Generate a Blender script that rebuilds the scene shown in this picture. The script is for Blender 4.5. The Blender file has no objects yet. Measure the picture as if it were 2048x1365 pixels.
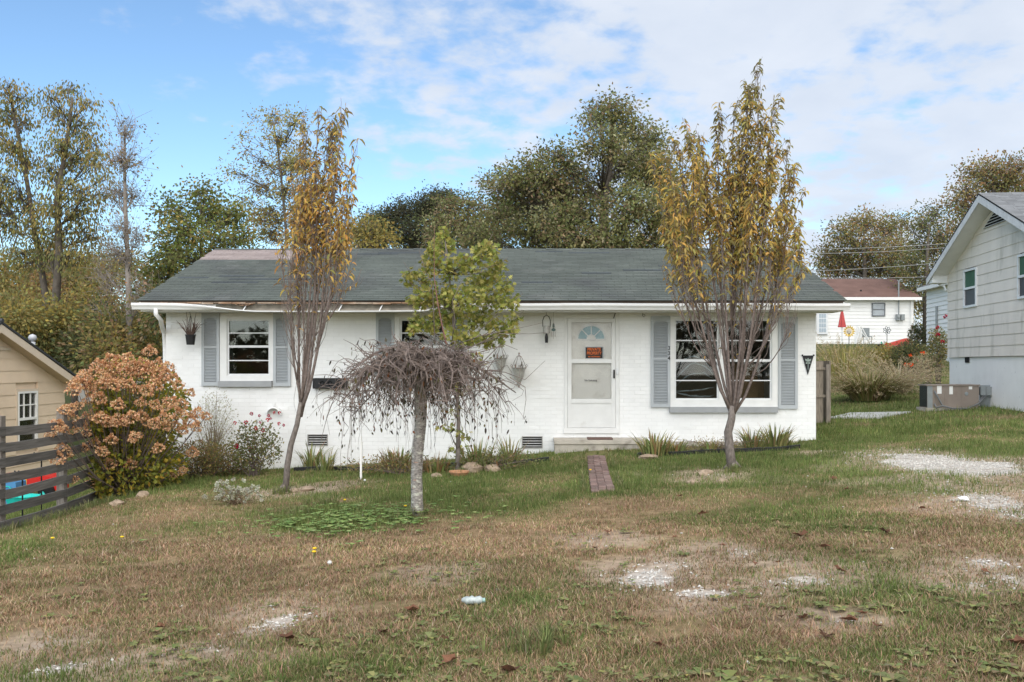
import bpy, math, random
import numpy as np
from mathutils import Vector, Matrix
R = math.radians
SC = bpy.context.scene
COL = SC.collection
# ------------------------------------------------------------------ camera, sky, sun, exposure
F, CX, CY, CAMZ = 1907.0, 1064.0, 728.0, 1.6          # photo pixels (2048 wide)
cam = bpy.data.cameras.new('camera'); camo = bpy.data.objects.new('camera', cam); COL.objects.link(camo)
camo.location = (0, 0, CAMZ); camo.rotation_euler = (R(90), 0, 0)
cam.sensor_fit = 'HORIZONTAL'; cam.sensor_width = 36; cam.lens = F / 2048 * 36
cam.shift_x = 0.5 - CX / 2048; cam.shift_y = (CY - 682.5) / 2048
cam.clip_start = .1; cam.clip_end = 3000
SC.camera = camo
SUN_EL, SUN_AZ = R(44), R(183)      # azimuth measured clockwise from +Y
world = bpy.data.worlds.new('World'); SC.world = world; world.use_nodes = True
wn, wl = world.node_tree.nodes, world.node_tree.links
bg = wn['Background']; bg.inputs['Strength'].default_value = .15
sky = wn.new('ShaderNodeTexSky'); sky.sky_type = 'NISHITA'; sky.sun_disc = False
sky.sun_elevation = SUN_EL; sky.sun_rotation = SUN_AZ
sky.air_density = 1.0; sky.dust_density = .0; sky.altitude = 800; sky.ozone_density = 1.0
tc = wn.new('ShaderNodeTexCoord'); sep = wn.new('ShaderNodeSeparateXYZ'); wl.new(tc.outputs['Generated'], sep.inputs[0])
def wmath(op, a, b=None, clamp=False):
    n = wn.new('ShaderNodeMath'); n.operation = op; n.use_clamp = clamp
    for i, v in enumerate((a, b)):
        if v is None: continue
        if hasattr(v, 'links'): wl.new(v, n.inputs[i])
        else: n.inputs[i].default_value = v
    return n.outputs[0]
den = wmath('ADD', wmath('MAXIMUM', sep.outputs[2], 0.0), .24)
comb = wn.new('ShaderNodeCombineXYZ')
wl.new(wmath('DIVIDE', sep.outputs[0], den), comb.inputs[0]); wl.new(wmath('DIVIDE', sep.outputs[1], den), comb.inputs[1])
mp = wn.new('ShaderNodeMapping'); wl.new(comb.outputs[0], mp.inputs[0]); mp.inputs['Location'].default_value = (3.1, 1.7, .4)
def cloud(scale, detail, rough, dist):
    n = wn.new('ShaderNodeTexNoise'); n.inputs['Scale'].default_value = scale; n.inputs['Detail'].default_value = detail
    n.inputs['Roughness'].default_value = rough; n.inputs['Distortion'].default_value = dist
    wl.new(mp.outputs[0], n.inputs['Vector']); return n.outputs['Fac']
n1 = cloud(1.0, 4, .5, .3); n2 = cloud(10.5, 6, .55, .12)
cov = wmath('ADD', wmath('MULTIPLY', n1, .85), wmath('MULTIPLY', n2, .72))
cov = wmath('ADD', cov, wmath('MULTIPLY', sep.outputs[0], .50))         # the cloud bank thickens towards +X
ramp = wn.new('ShaderNodeMapRange'); ramp.interpolation_type = 'SMOOTHSTEP'
ramp.inputs['From Min'].default_value = .66; ramp.inputs['From Max'].default_value = .93
ramp.inputs['To Max'].default_value = .93
wl.new(cov, ramp.inputs['Value'])
n3 = cloud(4.2, 6, .55, .2)
cl = wn.new('ShaderNodeMix'); cl.data_type = 'RGBA'; wl.new(n3, cl.inputs['Factor'])
cl.inputs['A'].default_value = (2.9, 3.3, 3.95, 1); cl.inputs['B'].default_value = (4.3, 4.5, 4.85, 1)
tint = wn.new('ShaderNodeVectorMath'); tint.operation = 'MULTIPLY'; wl.new(sky.outputs[0], tint.inputs[0]); tint.inputs[1].default_value = (.78, .90, .95)
mixw = wn.new('ShaderNodeMix'); mixw.data_type = 'RGBA'
wl.new(ramp.outputs[0], mixw.inputs['Factor']); wl.new(tint.outputs[0], mixw.inputs['A']); wl.new(cl.outputs['Result'], mixw.inputs['B'])
wl.new(mixw.outputs['Result'], bg.inputs['Color'])
sl = bpy.data.lights.new('sun', 'SUN'); sl.energy = 3.6; sl.angle = R(100); sl.color = (1, .945, .86)
slo = bpy.data.objects.new('sun', sl); COL.objects.link(slo)
sd = Vector((math.sin(SUN_AZ) * math.cos(SUN_EL), math.cos(SUN_AZ) * math.cos(SUN_EL), math.sin(SUN_EL)))
slo.rotation_euler = sd.to_track_quat('Z', 'Y').to_euler(); slo.location = sd * 50
vs = SC.view_settings; vs.view_transform = 'Standard'; vs.look = 'None'; vs.exposure = .5; vs.gamma = 1; vs.use_curve_mapping = False
SC.cycles.max_bounces = 6; SC.cycles.transparent_max_bounces = 12; SC.cycles.use_denoising = True

# ------------------------------------------------------------------ helpers
def P(px, py, D): return np.array([(px - CX) / F * D, D, CAMZ + (CY - py) / F * D])
def ss(a, b, x): t = np.clip((np.asarray(x, float) - a) / (b - a), 0, 1); return t * t * (3 - 2 * t)
_rn = np.random.RandomState(5); _tab = _rn.rand(256, 256)
def vnoise(x, y):
    x = np.asarray(x, float); y = np.asarray(y, float)
    xi = np.floor(x).astype(int); yi = np.floor(y).astype(int); fx = x - xi; fy = y - yi
    fx = fx * fx * (3 - 2 * fx); fy = fy * fy * (3 - 2 * fy)
    a = _tab[xi & 255, yi & 255]; b = _tab[(xi + 1) & 255, yi & 255]; c = _tab[xi & 255, (yi + 1) & 255]; d = _tab[(xi + 1) & 255, (yi + 1) & 255]
    return (a * (1 - fx) + b * fx) * (1 - fy) + (c * (1 - fx) + d * fx) * fy
def fbm(x, y, o=4):
    s = 0; a = .5
    for i in range(o): s = s + a * vnoise(x * 2 ** i + 17 * i, y * 2 ** i + 31 * i); a *= .5
    return s
def G(X, Y):                                             # ground height
    X = np.asarray(X, float); Y = np.asarray(Y, float)
    t = np.clip(Y / 18, 0, 1)
    z = (-1.6 - .15 * t) + (.03 + .022 * t) * np.clip(X, -9, 13)
    z = z - .25 * ss(5.9, 7.0, -X) * (1 - .8 * ss(15, 18.2, Y)) - .55 * ss(7.2, 10, -X)
    z = z + 2.2 * ss(29, 54, Y) * (.35 + .65 * ss(-2, 6, X)) + .02 * np.clip(Y - 54, 0, 120)
    near = 1 - ss(25, 40, Y)
    z = z + .075 * np.exp(-((X - 1.2) / 1.6) ** 2 - ((Y - 17.2) / 1.3) ** 2)
    z = z + near * .05 * (fbm(X * .5 + 40, Y * .5 + 9, 3) - .44) + near * .02 * (vnoise(X * 3 + 80, Y * 3) - .5)
    return z + CAMZ
def gp(px, py):                                          # pixel -> point on the ground
    D = 15.
    for _ in range(40): D = .5 * D + .5 * (CAMZ - float(G((px - CX) / F * D, D))) / ((py - CY) / F)
    return np.array([(px - CX) / F * D, D, float(G((px - CX) / F * D, D))])
def nrm(v): v = np.asarray(v, float); return v / (np.linalg.norm(v, axis=-1, keepdims=True) + 1e-9)
ORG = {}
def mat(name, col=(.5, .5, .5), rough=.8, var=.12, scale=6, bump=0, bscale=60, island=0, spec=.25, vcol=False, trans=0, metal=0, stretch=None, stain=None, emit=None):
    m = bpy.data.materials.new(name); m.use_nodes = True; N = m.node_tree.nodes; L = m.node_tree.links
    b = N['Principled BSDF']; b.inputs['Roughness'].default_value = rough; b.inputs['Metallic'].default_value = metal
    b.inputs['Specular IOR Level'].default_value = spec
    geo = N.new('ShaderNodeNewGeometry'); pos = geo.outputs['Position']
    if stretch:
        mm = N.new('ShaderNodeMapping'); mm.inputs['Scale'].default_value = stretch; L.new(pos, mm.inputs[0]); pos = mm.outputs[0]
    if vcol: a = N.new('ShaderNodeAttribute'); a.attribute_name = 'Col'; c = a.outputs['Color']
    else: a = N.new('ShaderNodeRGB'); a.outputs[0].default_value = (*col, 1); c = a.outputs[0]
    def scale_by(c, f):
        s = N.new('ShaderNodeVectorMath'); s.operation = 'SCALE'; L.new(c, s.inputs[0]); L.new(f, s.inputs['Scale']); return s.outputs[0]
    def rng(v, lo, hi, a0=0., a1=1.):
        r = N.new('ShaderNodeMapRange'); L.new(v, r.inputs['Value']); r.inputs['From Min'].default_value = a0; r.inputs['From Max'].default_value = a1
        r.inputs['To Min'].default_value = lo; r.inputs['To Max'].default_value = hi; return r.outputs[0]
    if stain:                                            # (colour, scale, low, high): patches of wear with a shape of their own
        for (sc_, ssc, lo, hi, amt) in stain:
            t = N.new('ShaderNodeTexNoise'); t.inputs['Scale'].default_value = ssc; t.inputs['Detail'].default_value = 6; L.new(pos, t.inputs['Vector'])
            x = N.new('ShaderNodeMix'); x.data_type = 'RGBA'; L.new(rng(t.outputs['Fac'], 0, amt, lo, hi), x.inputs['Factor'])
            L.new(c, x.inputs['A']); x.inputs['B'].default_value = (*sc_, 1); c = x.outputs['Result']
    if var:
        t = N.new('ShaderNodeTexNoise'); t.inputs['Scale'].default_value = scale; t.inputs['Detail'].default_value = 5; L.new(pos, t.inputs['Vector'])
        c = scale_by(c, rng(t.outputs['Fac'], 1 - var, 1 + var, .3, .7))
    if island:
        oi = N.new('ShaderNodeObjectInfo'); ad = N.new('ShaderNodeMath'); L.new(geo.outputs['Random Per Island'], ad.inputs[0]); L.new(oi.outputs['Random'], ad.inputs[1])
        fr = N.new('ShaderNodeMath'); fr.operation = 'FRACT'; L.new(ad.outputs[0], fr.inputs[0])
        c = scale_by(c, rng(fr.outputs[0], 1 - island, 1 + island))
    L.new(c, b.inputs['Base Color'])
    if bump:
        t = N.new('ShaderNodeTexNoise'); t.inputs['Scale'].default_value = bscale; t.inputs['Detail'].default_value = 4; L.new(pos, t.inputs['Vector'])
        bp = N.new('ShaderNodeBump'); bp.inputs['Strength'].default_value = bump; bp.inputs['Distance'].default_value = .01
        L.new(t.outputs['Fac'], bp.inputs['Height']); L.new(bp.outputs[0], b.inputs['Normal'])
    if trans:
        tr = N.new('ShaderNodeBsdfTranslucent'); L.new(c, tr.inputs['Color']); mx = N.new('ShaderNodeMixShader'); mx.inputs[0].default_value = trans
        L.new(b.outputs[0], mx.inputs[1]); L.new(tr.outputs[0], mx.inputs[2]); L.new(mx.outputs[0], N['Material Output'].inputs[0])
    return m
def glass_mat(name, tint=(.85, .9, .9), refl=.12, rough=.02):
    m = bpy.data.materials.new(name); m.use_nodes = True; N = m.node_tree.nodes; L = m.node_tree.links; N.remove(N['Principled BSDF'])
    t = N.new('ShaderNodeBsdfTransparent'); t.inputs[0].default_value = (*tint, 1); g = N.new('ShaderNodeBsdfGlossy'); g.inputs['Roughness'].default_value = rough
    fz = N.new('ShaderNodeFresnel'); fz.inputs[0].default_value = 1.5
    ad = N.new('ShaderNodeMath'); ad.inputs[1].default_value = refl - .04; L.new(fz.outputs[0], ad.inputs[0])
    mx = N.new('ShaderNodeMixShader'); L.new(ad.outputs[0], mx.inputs[0]); L.new(t.outputs[0], mx.inputs[1]); L.new(g.outputs[0], mx.inputs[2]); L.new(mx.outputs[0], N['Material Output'].inputs[0])
    return m
class MB:
    def __init__(s): s.v = []; s.f = {3: [], 4: []}; s.c = []; s.n = 0; s.ng = []
    def add(s, v, quads=None, tris=None, col=None):
        v = np.asarray(v, float).reshape(-1, 3)
        if quads is not None and len(quads): s.f[4].append(np.asarray(quads, int).reshape(-1, 4) + s.n)
        if tris is not None and len(tris): s.f[3].append(np.asarray(tris, int).reshape(-1, 3) + s.n)
        s.v.append(v)
        if col is not None: s.c.append(np.broadcast_to(np.asarray(col, float), (len(v), 3)))
        s.n += len(v); return s
    def poly(s, pts, col=None):                          # one n-gon
        s.ng.append([s.n + i for i in range(len(pts))]); return s.add(pts, col=col)
    def box(s, x0, x1, y0, y1, z0, z1, col=None):
        v = [(x, y, z) for z in (z0, z1) for y in (y0, y1) for x in (x0, x1)]
        return s.add(v, [(0, 2, 3, 1), (4, 5, 7, 6), (0, 1, 5, 4), (2, 6, 7, 3), (0, 4, 6, 2), (1, 3, 7, 5)], col=col)
    def beam(s, a, b, w, h, col=None, up=(0, 0, 1)):     # box from a to b, width w (sideways) and height h
        a = np.asarray(a, float); b = np.asarray(b, float); d = nrm(b - a); x = np.cross(d, up)
        if np.linalg.norm(x) < 1e-4: x = np.cross(d, (0, 1, 0))
        x = nrm(x); y = np.cross(x, d)
        v = [p + x * sx * w / 2 + y * sy * h / 2 for p in (a, b) for sx, sy in ((-1, -1), (1, -1), (1, 1), (-1, 1))]
        return s.add(v, [(3, 2, 1, 0), (4, 5, 6, 7), (0, 1, 5, 4), (1, 2, 6, 5), (2, 3, 7, 6), (3, 0, 4, 7)], col=col)
    def tube(s, pts, rad, n=5, col=None, cap=True):
        p = np.asarray(pts, float); k = len(p); rad = np.broadcast_to(np.asarray(rad, float), (k,))
        t = np.empty_like(p); t[1:-1] = p[2:] - p[:-2] if k > 2 else t[1:-1]; t[0] = p[1] - p[0]; t[-1] = p[-1] - p[-2]; t = nrm(t)
        ref = np.array([0, 0, 1.]) if abs(t[:, 2]).mean() < .75 else np.array([1., .3, 0])
        x = nrm(np.cross(t, ref)); y = np.cross(t, x); a = np.arange(n) * 2 * math.pi / n
        v = p[:, None] + rad[:, None, None] * (np.cos(a)[None, :, None] * x[:, None] + np.sin(a)[None, :, None] * y[:, None])
        i = np.arange(k - 1)[:, None] * n + np.arange(n)[None]; j = np.arange(k - 1)[:, None] * n + (np.arange(n)[None] + 1) % n
        q = np.stack([i, j, j + n, i + n], -1).reshape(-1, 4); n0 = s.n; s.add(v, q, col=col)
        if cap: s.ng.append([n0 + m for m in range(n)][::-1]); s.ng.append([n0 + (k - 1) * n + m for m in range(n)])
        return s
    def lathe(s, prof, c, n=16, col=None, axis='z'):
        pr = np.asarray(prof, float); a = np.arange(n) * 2 * math.pi / n; k = len(pr)
        ca, sa = np.cos(a), np.sin(a)
        if axis == 'z': v = np.stack([pr[:, :1] * ca, pr[:, :1] * sa, np.repeat(pr[:, 1:], n, 1)], -1)
        else: v = np.stack([pr[:, :1] * ca, np.repeat(pr[:, 1:], n, 1), pr[:, :1] * sa], -1)
        i = np.arange(k - 1)[:, None] * n + np.arange(n)[None]; j = np.arange(k - 1)[:, None] * n + (np.arange(n)[None] + 1) % n
        return s.add(v.reshape(-1, 3) + np.asarray(c), np.stack([i, j, j + n, i + n], -1).reshape(-1, 4), col=col)
    def prism(s, outline, y0, y1, col=None):             # outline in x,z extruded along y
        n = len(outline); o = np.asarray(outline, float)
        a = np.c_[o[:, 0], np.full(n, y0), o[:, 1]]; b = np.c_[o[:, 0], np.full(n, y1), o[:, 1]]
        n0 = s.n; q = [(i, i + n, (i + 1) % n + n, (i + 1) % n) for i in range(n)]; s.add(np.r_[a, b], q, col=col)
        s.ng.append([n0 + i for i in range(n)]); s.ng.append([n0 + n + i for i in range(n)][::-1]); return s
    def mesh(s, name, m, org=(0, 0, 0), smooth=False):
        me = bpy.data.meshes.new(name)
        v = np.concatenate(s.v) - np.asarray(org, float) if s.v else np.zeros((0, 3))
        f4 = np.concatenate(s.f[4]) if s.f[4] else np.zeros((0, 4), int); f3 = np.concatenate(s.f[3]) if s.f[3] else np.zeros((0, 3), int)
        me.vertices.add(len(v)); me.vertices.foreach_set('co', v.astype(np.float32).ravel())
        loops = [f4.ravel(), f3.ravel()] + [np.asarray(g, int) for g in s.ng]; tot = np.r_[np.full(len(f4), 4), np.full(len(f3), 3), [len(g) for g in s.ng]].astype(int)
        lp = np.concatenate(loops).astype(np.int32)
        me.loops.add(len(lp)); me.loops.foreach_set('vertex_index', lp)
        me.polygons.add(len(tot)); st = np.r_[0, np.cumsum(tot)[:-1]] if len(tot) else tot
        me.polygons.foreach_set('loop_start', st.astype(np.int32)); me.polygons.foreach_set('loop_total', tot.astype(np.int32))
        me.polygons.foreach_set('use_smooth', np.full(len(tot), bool(smooth)))
        me.update(calc_edges=True)
        if s.c and sum(len(c) for c in s.c) == len(v):
            at = me.attributes.new('Col', 'FLOAT_COLOR', 'POINT'); c = np.concatenate(s.c); at.data.foreach_set('color', np.c_[c, np.ones(len(c))].astype(np.float32).ravel())
        if m: me.materials.append(m)
        return me
    def build(s, name, m, parent=None, smooth=False, kind=None, label=None):
        org = ORG.get(parent.name, (0, 0, 0)) if parent else (0, 0, 0)
        o = bpy.data.objects.new(name, s.mesh(name, m, org, smooth)); COL.objects.link(o)
        if parent: o.parent = parent; ORG[o.name] = org
        if kind: o['kind'] = kind
        if label: o['label'] = label
        return o
def thing(name, label, cat, loc, group=None):
    o = bpy.data.objects.new(name, None); COL.objects.link(o); o.empty_display_size = .1
    o.location = loc; ORG[o.name] = tuple(float(a) for a in loc); o['label'] = label; o['category'] = cat
    if group: o['group'] = group
    return o
def tag(o, label, cat, group=None):
    o['label'] = label; o['category'] = cat
    if group: o['group'] = group
    return o
def inst(name, me, parent, loc, mw=None):                # a piece that shares its mesh
    o = bpy.data.objects.new(name, me); COL.objects.link(o); o.parent = parent
    org = Vector(ORG.get(parent.name, (0, 0, 0))) if parent else Vector((0, 0, 0))
    if mw is None: o.location = Vector(loc) - org
    else: o.matrix_local = Matrix.Translation(Vector(loc) - org) @ mw
    return o
def one(name, fn, m, parent, **k): b = MB(); fn(b); return b.build(name, m, parent, **k)
def single(name, fn, m, label, cat, group=None, smooth=False, loc=None):
    b = MB(); fn(b); o = bpy.data.objects.new(name, b.mesh(name, m, loc if loc is not None else (0, 0, 0), smooth)); COL.objects.link(o)
    if loc is not None: o.location = loc
    return tag(o, label, cat, group)
def text_mesh(txt, size, m, align='CENTER', bold=0.0, xs=1.0):
    cu = bpy.data.curves.new('lettering', 'FONT'); cu.body = txt; cu.size = size; cu.align_x = align; cu.align_y = 'CENTER'; cu.extrude = .0015; cu.offset = bold
    o = bpy.data.objects.new('lettering_tmp', cu); COL.objects.link(o); bpy.context.view_layer.update()
    me = bpy.data.meshes.new_from_object(o.evaluated_get(bpy.context.evaluated_depsgraph_get())); bpy.data.objects.remove(o); bpy.data.curves.remove(cu)
    me.transform(Matrix.Rotation(R(90), 4, 'X') @ Matrix.Diagonal((xs, 1, 1, 1))); me.materials.clear(); me.materials.append(m); me.name = 'lettering'
    return me
# leaf scatter -----------------------------------------------------
def leaves(mb, pos, d, L, W, col, rs, droop=0.0):
    """flat folded leaves (2 triangles) or, with droop, curved hanging leaves (4 triangles)"""
    n = len(pos); d = nrm(d); r = nrm(rs.normal(size=(n, 3))); sd_ = nrm(np.cross(d, r)); up = np.cross(sd_, d)
    L = np.broadcast_to(L, (n,))[:, None]; W = np.broadcast_to(W, (n,))[:, None]; col = np.broadcast_to(col, (n, 3))
    if droop:
        g = np.array([0, 0, -1.]); d2 = nrm(d + g * droop); d3 = nrm(d + g * droop * 2.6)
        p1 = pos + d * L * .33; p2 = p1 + d2 * L * .33; p3 = p2 + d3 * L * .34
        v = np.stack([pos, p1 - sd_ * W * .45, p1 + sd_ * W * .45, p2 - sd_ * W * .42, p2 + sd_ * W * .42, p3], 1)
        b = np.arange(n)[:, None] * 6
        mb.add(v.reshape(-1, 3), quads=b + np.array([1, 2, 4, 3]), tris=np.concatenate([b + np.array([0, 2, 1]), b + np.array([3, 4, 5])]), col=np.repeat(col, 6, 0))
    else:
        m_ = pos + d * L * .45
        v = np.stack([pos, m_ - sd_ * W * .5 + up * W * .15, pos + d * L, m_ + sd_ * W * .5 + up * W * .15], 1); b = np.arange(n)[:, None] * 4
        mb.add(v.reshape(-1, 3), tris=np.concatenate([b + np.array([0, 2, 1]), b + np.array([0, 3, 2])]), col=np.repeat(col, 4, 0))
def pick(pal, n, rs, jit=.18):
    c = np.array([p[0] for p in pal], float); w = np.array([p[1] for p in pal], float); i = rs.choice(len(pal), n, p=w / w.sum())
    return c[i] * (1 + jit * rs.uniform(-1, 1, (n, 1))) * (1 + .06 * rs.normal(size=(n, 3)))
# ------------------------------------------------------------------ materials
m_white = mat('white_paint', (.74, .74, .72), .6, .05, 3, .15, 90)
m_brickw = mat('white_painted_brick', (.80, .80, .785), .65, .035, 2.2, .25, 120, island=.022, stain=[((.60, .59, .56), .9, .58, .80, .35), ((.45, .44, .41), 5, .70, .82, .35)])
m_mortar = mat('white_painted_mortar', (.76, .76, .745), .8, .05, 4, .3, 150)
m_trim = mat('trim_paint', (.72, .72, .70), .5, .05, 5, .1, 60, stain=[((.42, .40, .36), 7, .66, .85, .4)])
m_alu = mat('aluminium_white', (.68, .69, .69), .4, .05, 8)
m_gut = mat('gutter_paint', (.74, .74, .73), .4, .06, 3, stain=[((.40, .38, .33), 4, .60, .85, .45)], stretch=(1, 1, 6))
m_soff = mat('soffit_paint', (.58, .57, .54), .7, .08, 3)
m_shut = mat('shutter_grey', (.41, .435, .45), .55, .05, 3)
m_sill = mat('sill_grey', (.315, .325, .33), .6, .08, 6)
m_shing = mat('green_grey_shingle', (.105, .118, .104), .9, .16, .8, .6, 220, island=.10, stain=[((.075, .077, .08), .55, .52, .72, .75), ((.20, .205, .19), 1.3, .58, .8, .5)])
m_pink = mat('pinkish_shingle', (.30, .25, .235), .9, .1, 1.5, .5, 220, island=.13)
m_shdark = mat('dark_lifted_shingle', (.075, .085, .09), .9, .1, 3, .4, 200, island=.1)
m_rot = mat('rotten_wood', (.29, .18, .115), .95, .35, 14, .5, 60, stain=[((.5, .42, .34), 6, .5, .62, .8)], stretch=(.3, 1, 1))
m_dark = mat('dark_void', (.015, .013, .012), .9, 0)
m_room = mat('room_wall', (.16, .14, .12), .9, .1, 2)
m_black = mat('black_plastic', (.02, .02, .021), .45, .2, 8)
m_blackm = mat('black_metal', (.018, .018, .02), .4, .2, 20, metal=.3)
m_glass = glass_mat('window_glass', (.8, .84, .84), .035); m_glassd = glass_mat('storm_glass', (.97, .97, .965), .006)
m_concrete = mat('concrete', (.44, .40, .34), .95, .18, 5, .5, 90, stain=[((.20, .17, .14), 6, .55, .7, .6)])
m_pathbrick = mat('path_brick', (.20, .135, .115), .95, .18, 14, .6, 120, island=.22, stain=[((.30, .27, .24), 9, .55, .75, .5)])
m_wood = mat('grey_weathered_wood', (.13, .122, .112), .95, .35, 7, .5, 40, island=.16, stretch=(1, .25, 5))
m_woodp = mat('grey_post_wood', (.21, .185, .16), .95, .3, 7, .5, 40, island=.1, stretch=(6, 6, .6))
m_plank = mat('tan_privacy_plank', (.24, .205, .165), .95, .3, 7, .5, 40, island=.15, stretch=(8, 8, .7))
m_tan = mat('tan_siding', (.76, .60, .44), .75, .05, 1.5, .1, 50, island=.03)
m_tantrim = mat('tan_trim', (.66, .55, .43), .7, .05, 3)
m_soft = mat('tan_soffit', (.55, .44, .33), .8, .05, 3)
m_metalroof = mat('dark_metal_roof', (.055, .058, .065), .5, .1, 3, metal=.2)
m_greysid = mat('light_grey_siding', (.72, .665, .59), .8, .06, 1.2, .1, 50, island=.03, stain=[((.38, .36, .29), 2.2, .54, .74, .55)], stretch=(1.6, 1.6, .45))
m_block = mat('white_block', (.80, .79, .76), .85, .05, 2, .2, 60, stain=[((.35, .35, .33), 9, .68, .76, .6)])
m_greyroof = mat('grey_shingle', (.19, .195, .20), .9, .12, 3, .5, 150, island=.2)
m_redroof = mat('red_brown_roof', (.17, .10, .08), .9, .15, 1.5, .5, 90, island=.12)
m_vinyl = mat('white_vinyl', (.80, .79, .76), .6, .03, 2)
m_acbeige = mat('beige_sheet_metal', (.26, .215, .18), .55, .12, 2.5, stain=[((.17, .12, .09), 5, .55, .75, .5)])
m_acgrey = mat('grey_sheet_metal', (.25, .27, .27), .5, .1, 5)
m_hose = mat('grey_conduit', (.16, .165, .165), .6, .1, 10)
m_terra = mat('terracotta', (.42, .22, .12), .85, .15, 20)
m_rock = mat('pale_brown_rock', (.33, .25, .18), .95, .25, 12, .6, 60)
m_bark = mat('grey_bark', (.17, .145, .127), .95, .35, 30, .8, 70, stretch=(1, 1, .5))
m_twig = mat('red_brown_twig', (.165, .13, .113), .85, .3, 25, .3, 80)
m_wtwig = mat('weeping_twig', (.18, .142, .123), .9, .4, 14, .3, 80)
m_wbark = mat('lichen_bark', (.29, .265, .24), .95, .4, 30, .8, 90, stretch=(1, 1, 2.5), stain=[((.56, .55, .46), 13, .53, .62, .9), ((.10, .085, .075), 22, .56, .66, .7), ((.38, .21, .14), 7, .66, .72, .8)])
m_farbark = mat('far_bark', (.10, .085, .07), .95, .25, 6, .4, 30)
m_leaf = mat('leaf', vcol=True, rough=.6, var=.1, scale=3, trans=.42, spec=.2)
m_petal = mat('petal', vcol=True, rough=.85, var=.08, scale=30, trans=.25)
m_grass = mat('grass_blade', vcol=True, rough=.75, var=.12, scale=2.5, trans=.25, spec=.15)
m_stone = mat('pale_gravel', (.52, .495, .45), .95, .12, 30, .4, 200, island=.25)
m_vcolp = mat('painted_vcol', vcol=True, rough=.5, var=.04)
m_ground = mat('lawn_soil', vcol=True, rough=1, var=.28, scale=11, bump=1, bscale=38, spec=.05)

# ------------------------------------------------------------------ ground
GRAV = [(1900, 931, 130, 25, 1.), (1850, 918, 70, 12, .9), (1990, 1002, 70, 22, .8), (2035, 1030, 40, 12, .5), (1975, 1128, 50, 11, .8), (2025, 1160, 45, 17, .7), (1930, 1172, 45, 8, .45),
        (1296, 1158, 58, 17, 1.), (1415, 1189, 62, 9, .9), (1615, 1163, 44, 11, .8), (1545, 1170, 35, 8, .4), (1478, 1105, 26, 7, .5), (562, 1243, 42, 16, .9), (515, 1258, 40, 9, .6), (625, 1232, 26, 7, .5),
        (395, 1300, 45, 9, .5), (95, 1345, 48, 15, .8), (225, 1325, 30, 8, .3), (1690, 1240, 22, 7, .45), (1180, 1080, 22, 5, .35), (1350, 1132, 40, 8, .35), (880, 1150, 30, 6, .2), (1440, 950, 40, 5, .2), (620, 980, 40, 5, .15), (90, 1290, 30, 8, .3)]
_gv = []
for (cx, cy, rx, ry, d) in GRAV:
    c = gp(cx, cy); a = gp(cx + rx, cy); b0 = gp(cx, cy - ry); b1 = gp(cx, cy + ry)
    _gv.append((c[0], c[1], abs(a[0] - c[0]), abs(b0[1] - b1[1]) / 2, d))
def gravel_w(X, Y):
    w = np.zeros_like(X)
    n = fbm(X * 2.3 + 5, Y * 2.3 + 50, 3) - .44
    for (cx, cy, rx, ry, d) in _gv:
        q = np.sqrt(((X - cx) / rx) ** 2 + ((Y - cy) / ry) ** 2) + n * 1.3
        w = np.maximum(w, d * (1 - ss(.62, 1.12, q)))
    return w
def dirt_w(X, Y):                                        # worn thin soil round the gravel
    w = np.zeros_like(X); n = fbm(X * 1.3 + 25, Y * 1.3 + 5, 4) - .46
    for (cx, cy, rx, ry, d) in _gv: w = np.maximum(w, (1 - ss(.5, 1.7, np.sqrt(((X - cx) / (rx * 1.7 + .25)) ** 2 + ((Y - cy) / (ry * 1.6 + .25)) ** 2) + n * 2.6)))
    return np.clip(w, 0, 1)
def ell(X, Y, px, py, rx, ry, soft=.5):
    c = gp(px, py); a = gp(px + rx, py); b0 = gp(px, py - ry); b1 = gp(px, py + ry)
    q = np.sqrt(((X - c[0]) / (a[0] - c[0])) ** 2 + ((Y - (b0[1] + b1[1]) / 2) / ((b0[1] - b1[1]) / 2)) ** 2)
    return 1 - ss(1 - soft, 1 + soft, q)
def green_w(X, Y):                                       # how much of the sward is green
    n = fbm(X * .8 + 3, Y * .8 + 11, 4) - .45; n2 = fbm(X * 3.1, Y * 3.1 + 7, 3) - .44
    w = .30 + 0 * X
    w = np.maximum(w, .92 * ss(10.4, 12.8, Y + X * .12))
    for e in ((800, 1000, 330, 55, .85), (700, 1050, 170, 40, .95), (1560, 985, 330, 60, .72), (1000, 975, 200, 50, .9), (120, 1045, 210, 45, .9), (1700, 1050, 200, 30, .7), (1450, 1300, 700, 90, .42), (900, 1320, 500, 60, .42)):
        w = np.maximum(w, e[4] * ell(X, Y, *e[:4]))
    for e in ((330, 1170, 420, 80, .5), (900, 1085, 420, 32, .55), (330, 1015, 180, 25, .35), (1400, 960, 120, 18, .3), (1500, 1270, 240, 30, .35), (1900, 890, 160, 12, .3), (1230, 1060, 120, 40, .4)):
        w = w - e[4] * ell(X, Y, *e[:4])
    w = np.maximum(w, .95 * ss(18.6, 20.5, Y))
    return np.clip(w + n * 1.5 + n2 * .8, .04, 1)
def axis(lo, a, b, hi, step, grow=1.16):
    m = list(np.arange(a, b + step / 2, step)); s = step; x = a; L = []
    while x > lo: s *= grow; x -= s; L.append(x)
    s = step; x = b; U = []
    while x < hi: s *= grow; x += s; U.append(x)
    return np.array(L[::-1] + m + U)
xs = axis(-700, -12, 14, 700, .11); ys = axis(-60, 3.2, 34, 1500, .11)
XX, YY = np.meshgrid(xs, ys); ZZ = G(XX, YY)
gw = green_w(XX, YY)[..., None]; vw = gravel_w(XX, YY)[..., None]; dn = fbm(XX * 1.7 + 9, YY * 1.7 + 77, 4)[..., None]
brown = np.array([.23, .158, .092]) * (.75 + .6 * dn); green = np.array([.115, .13, .045]) * (.75 + .6 * dn)
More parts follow.
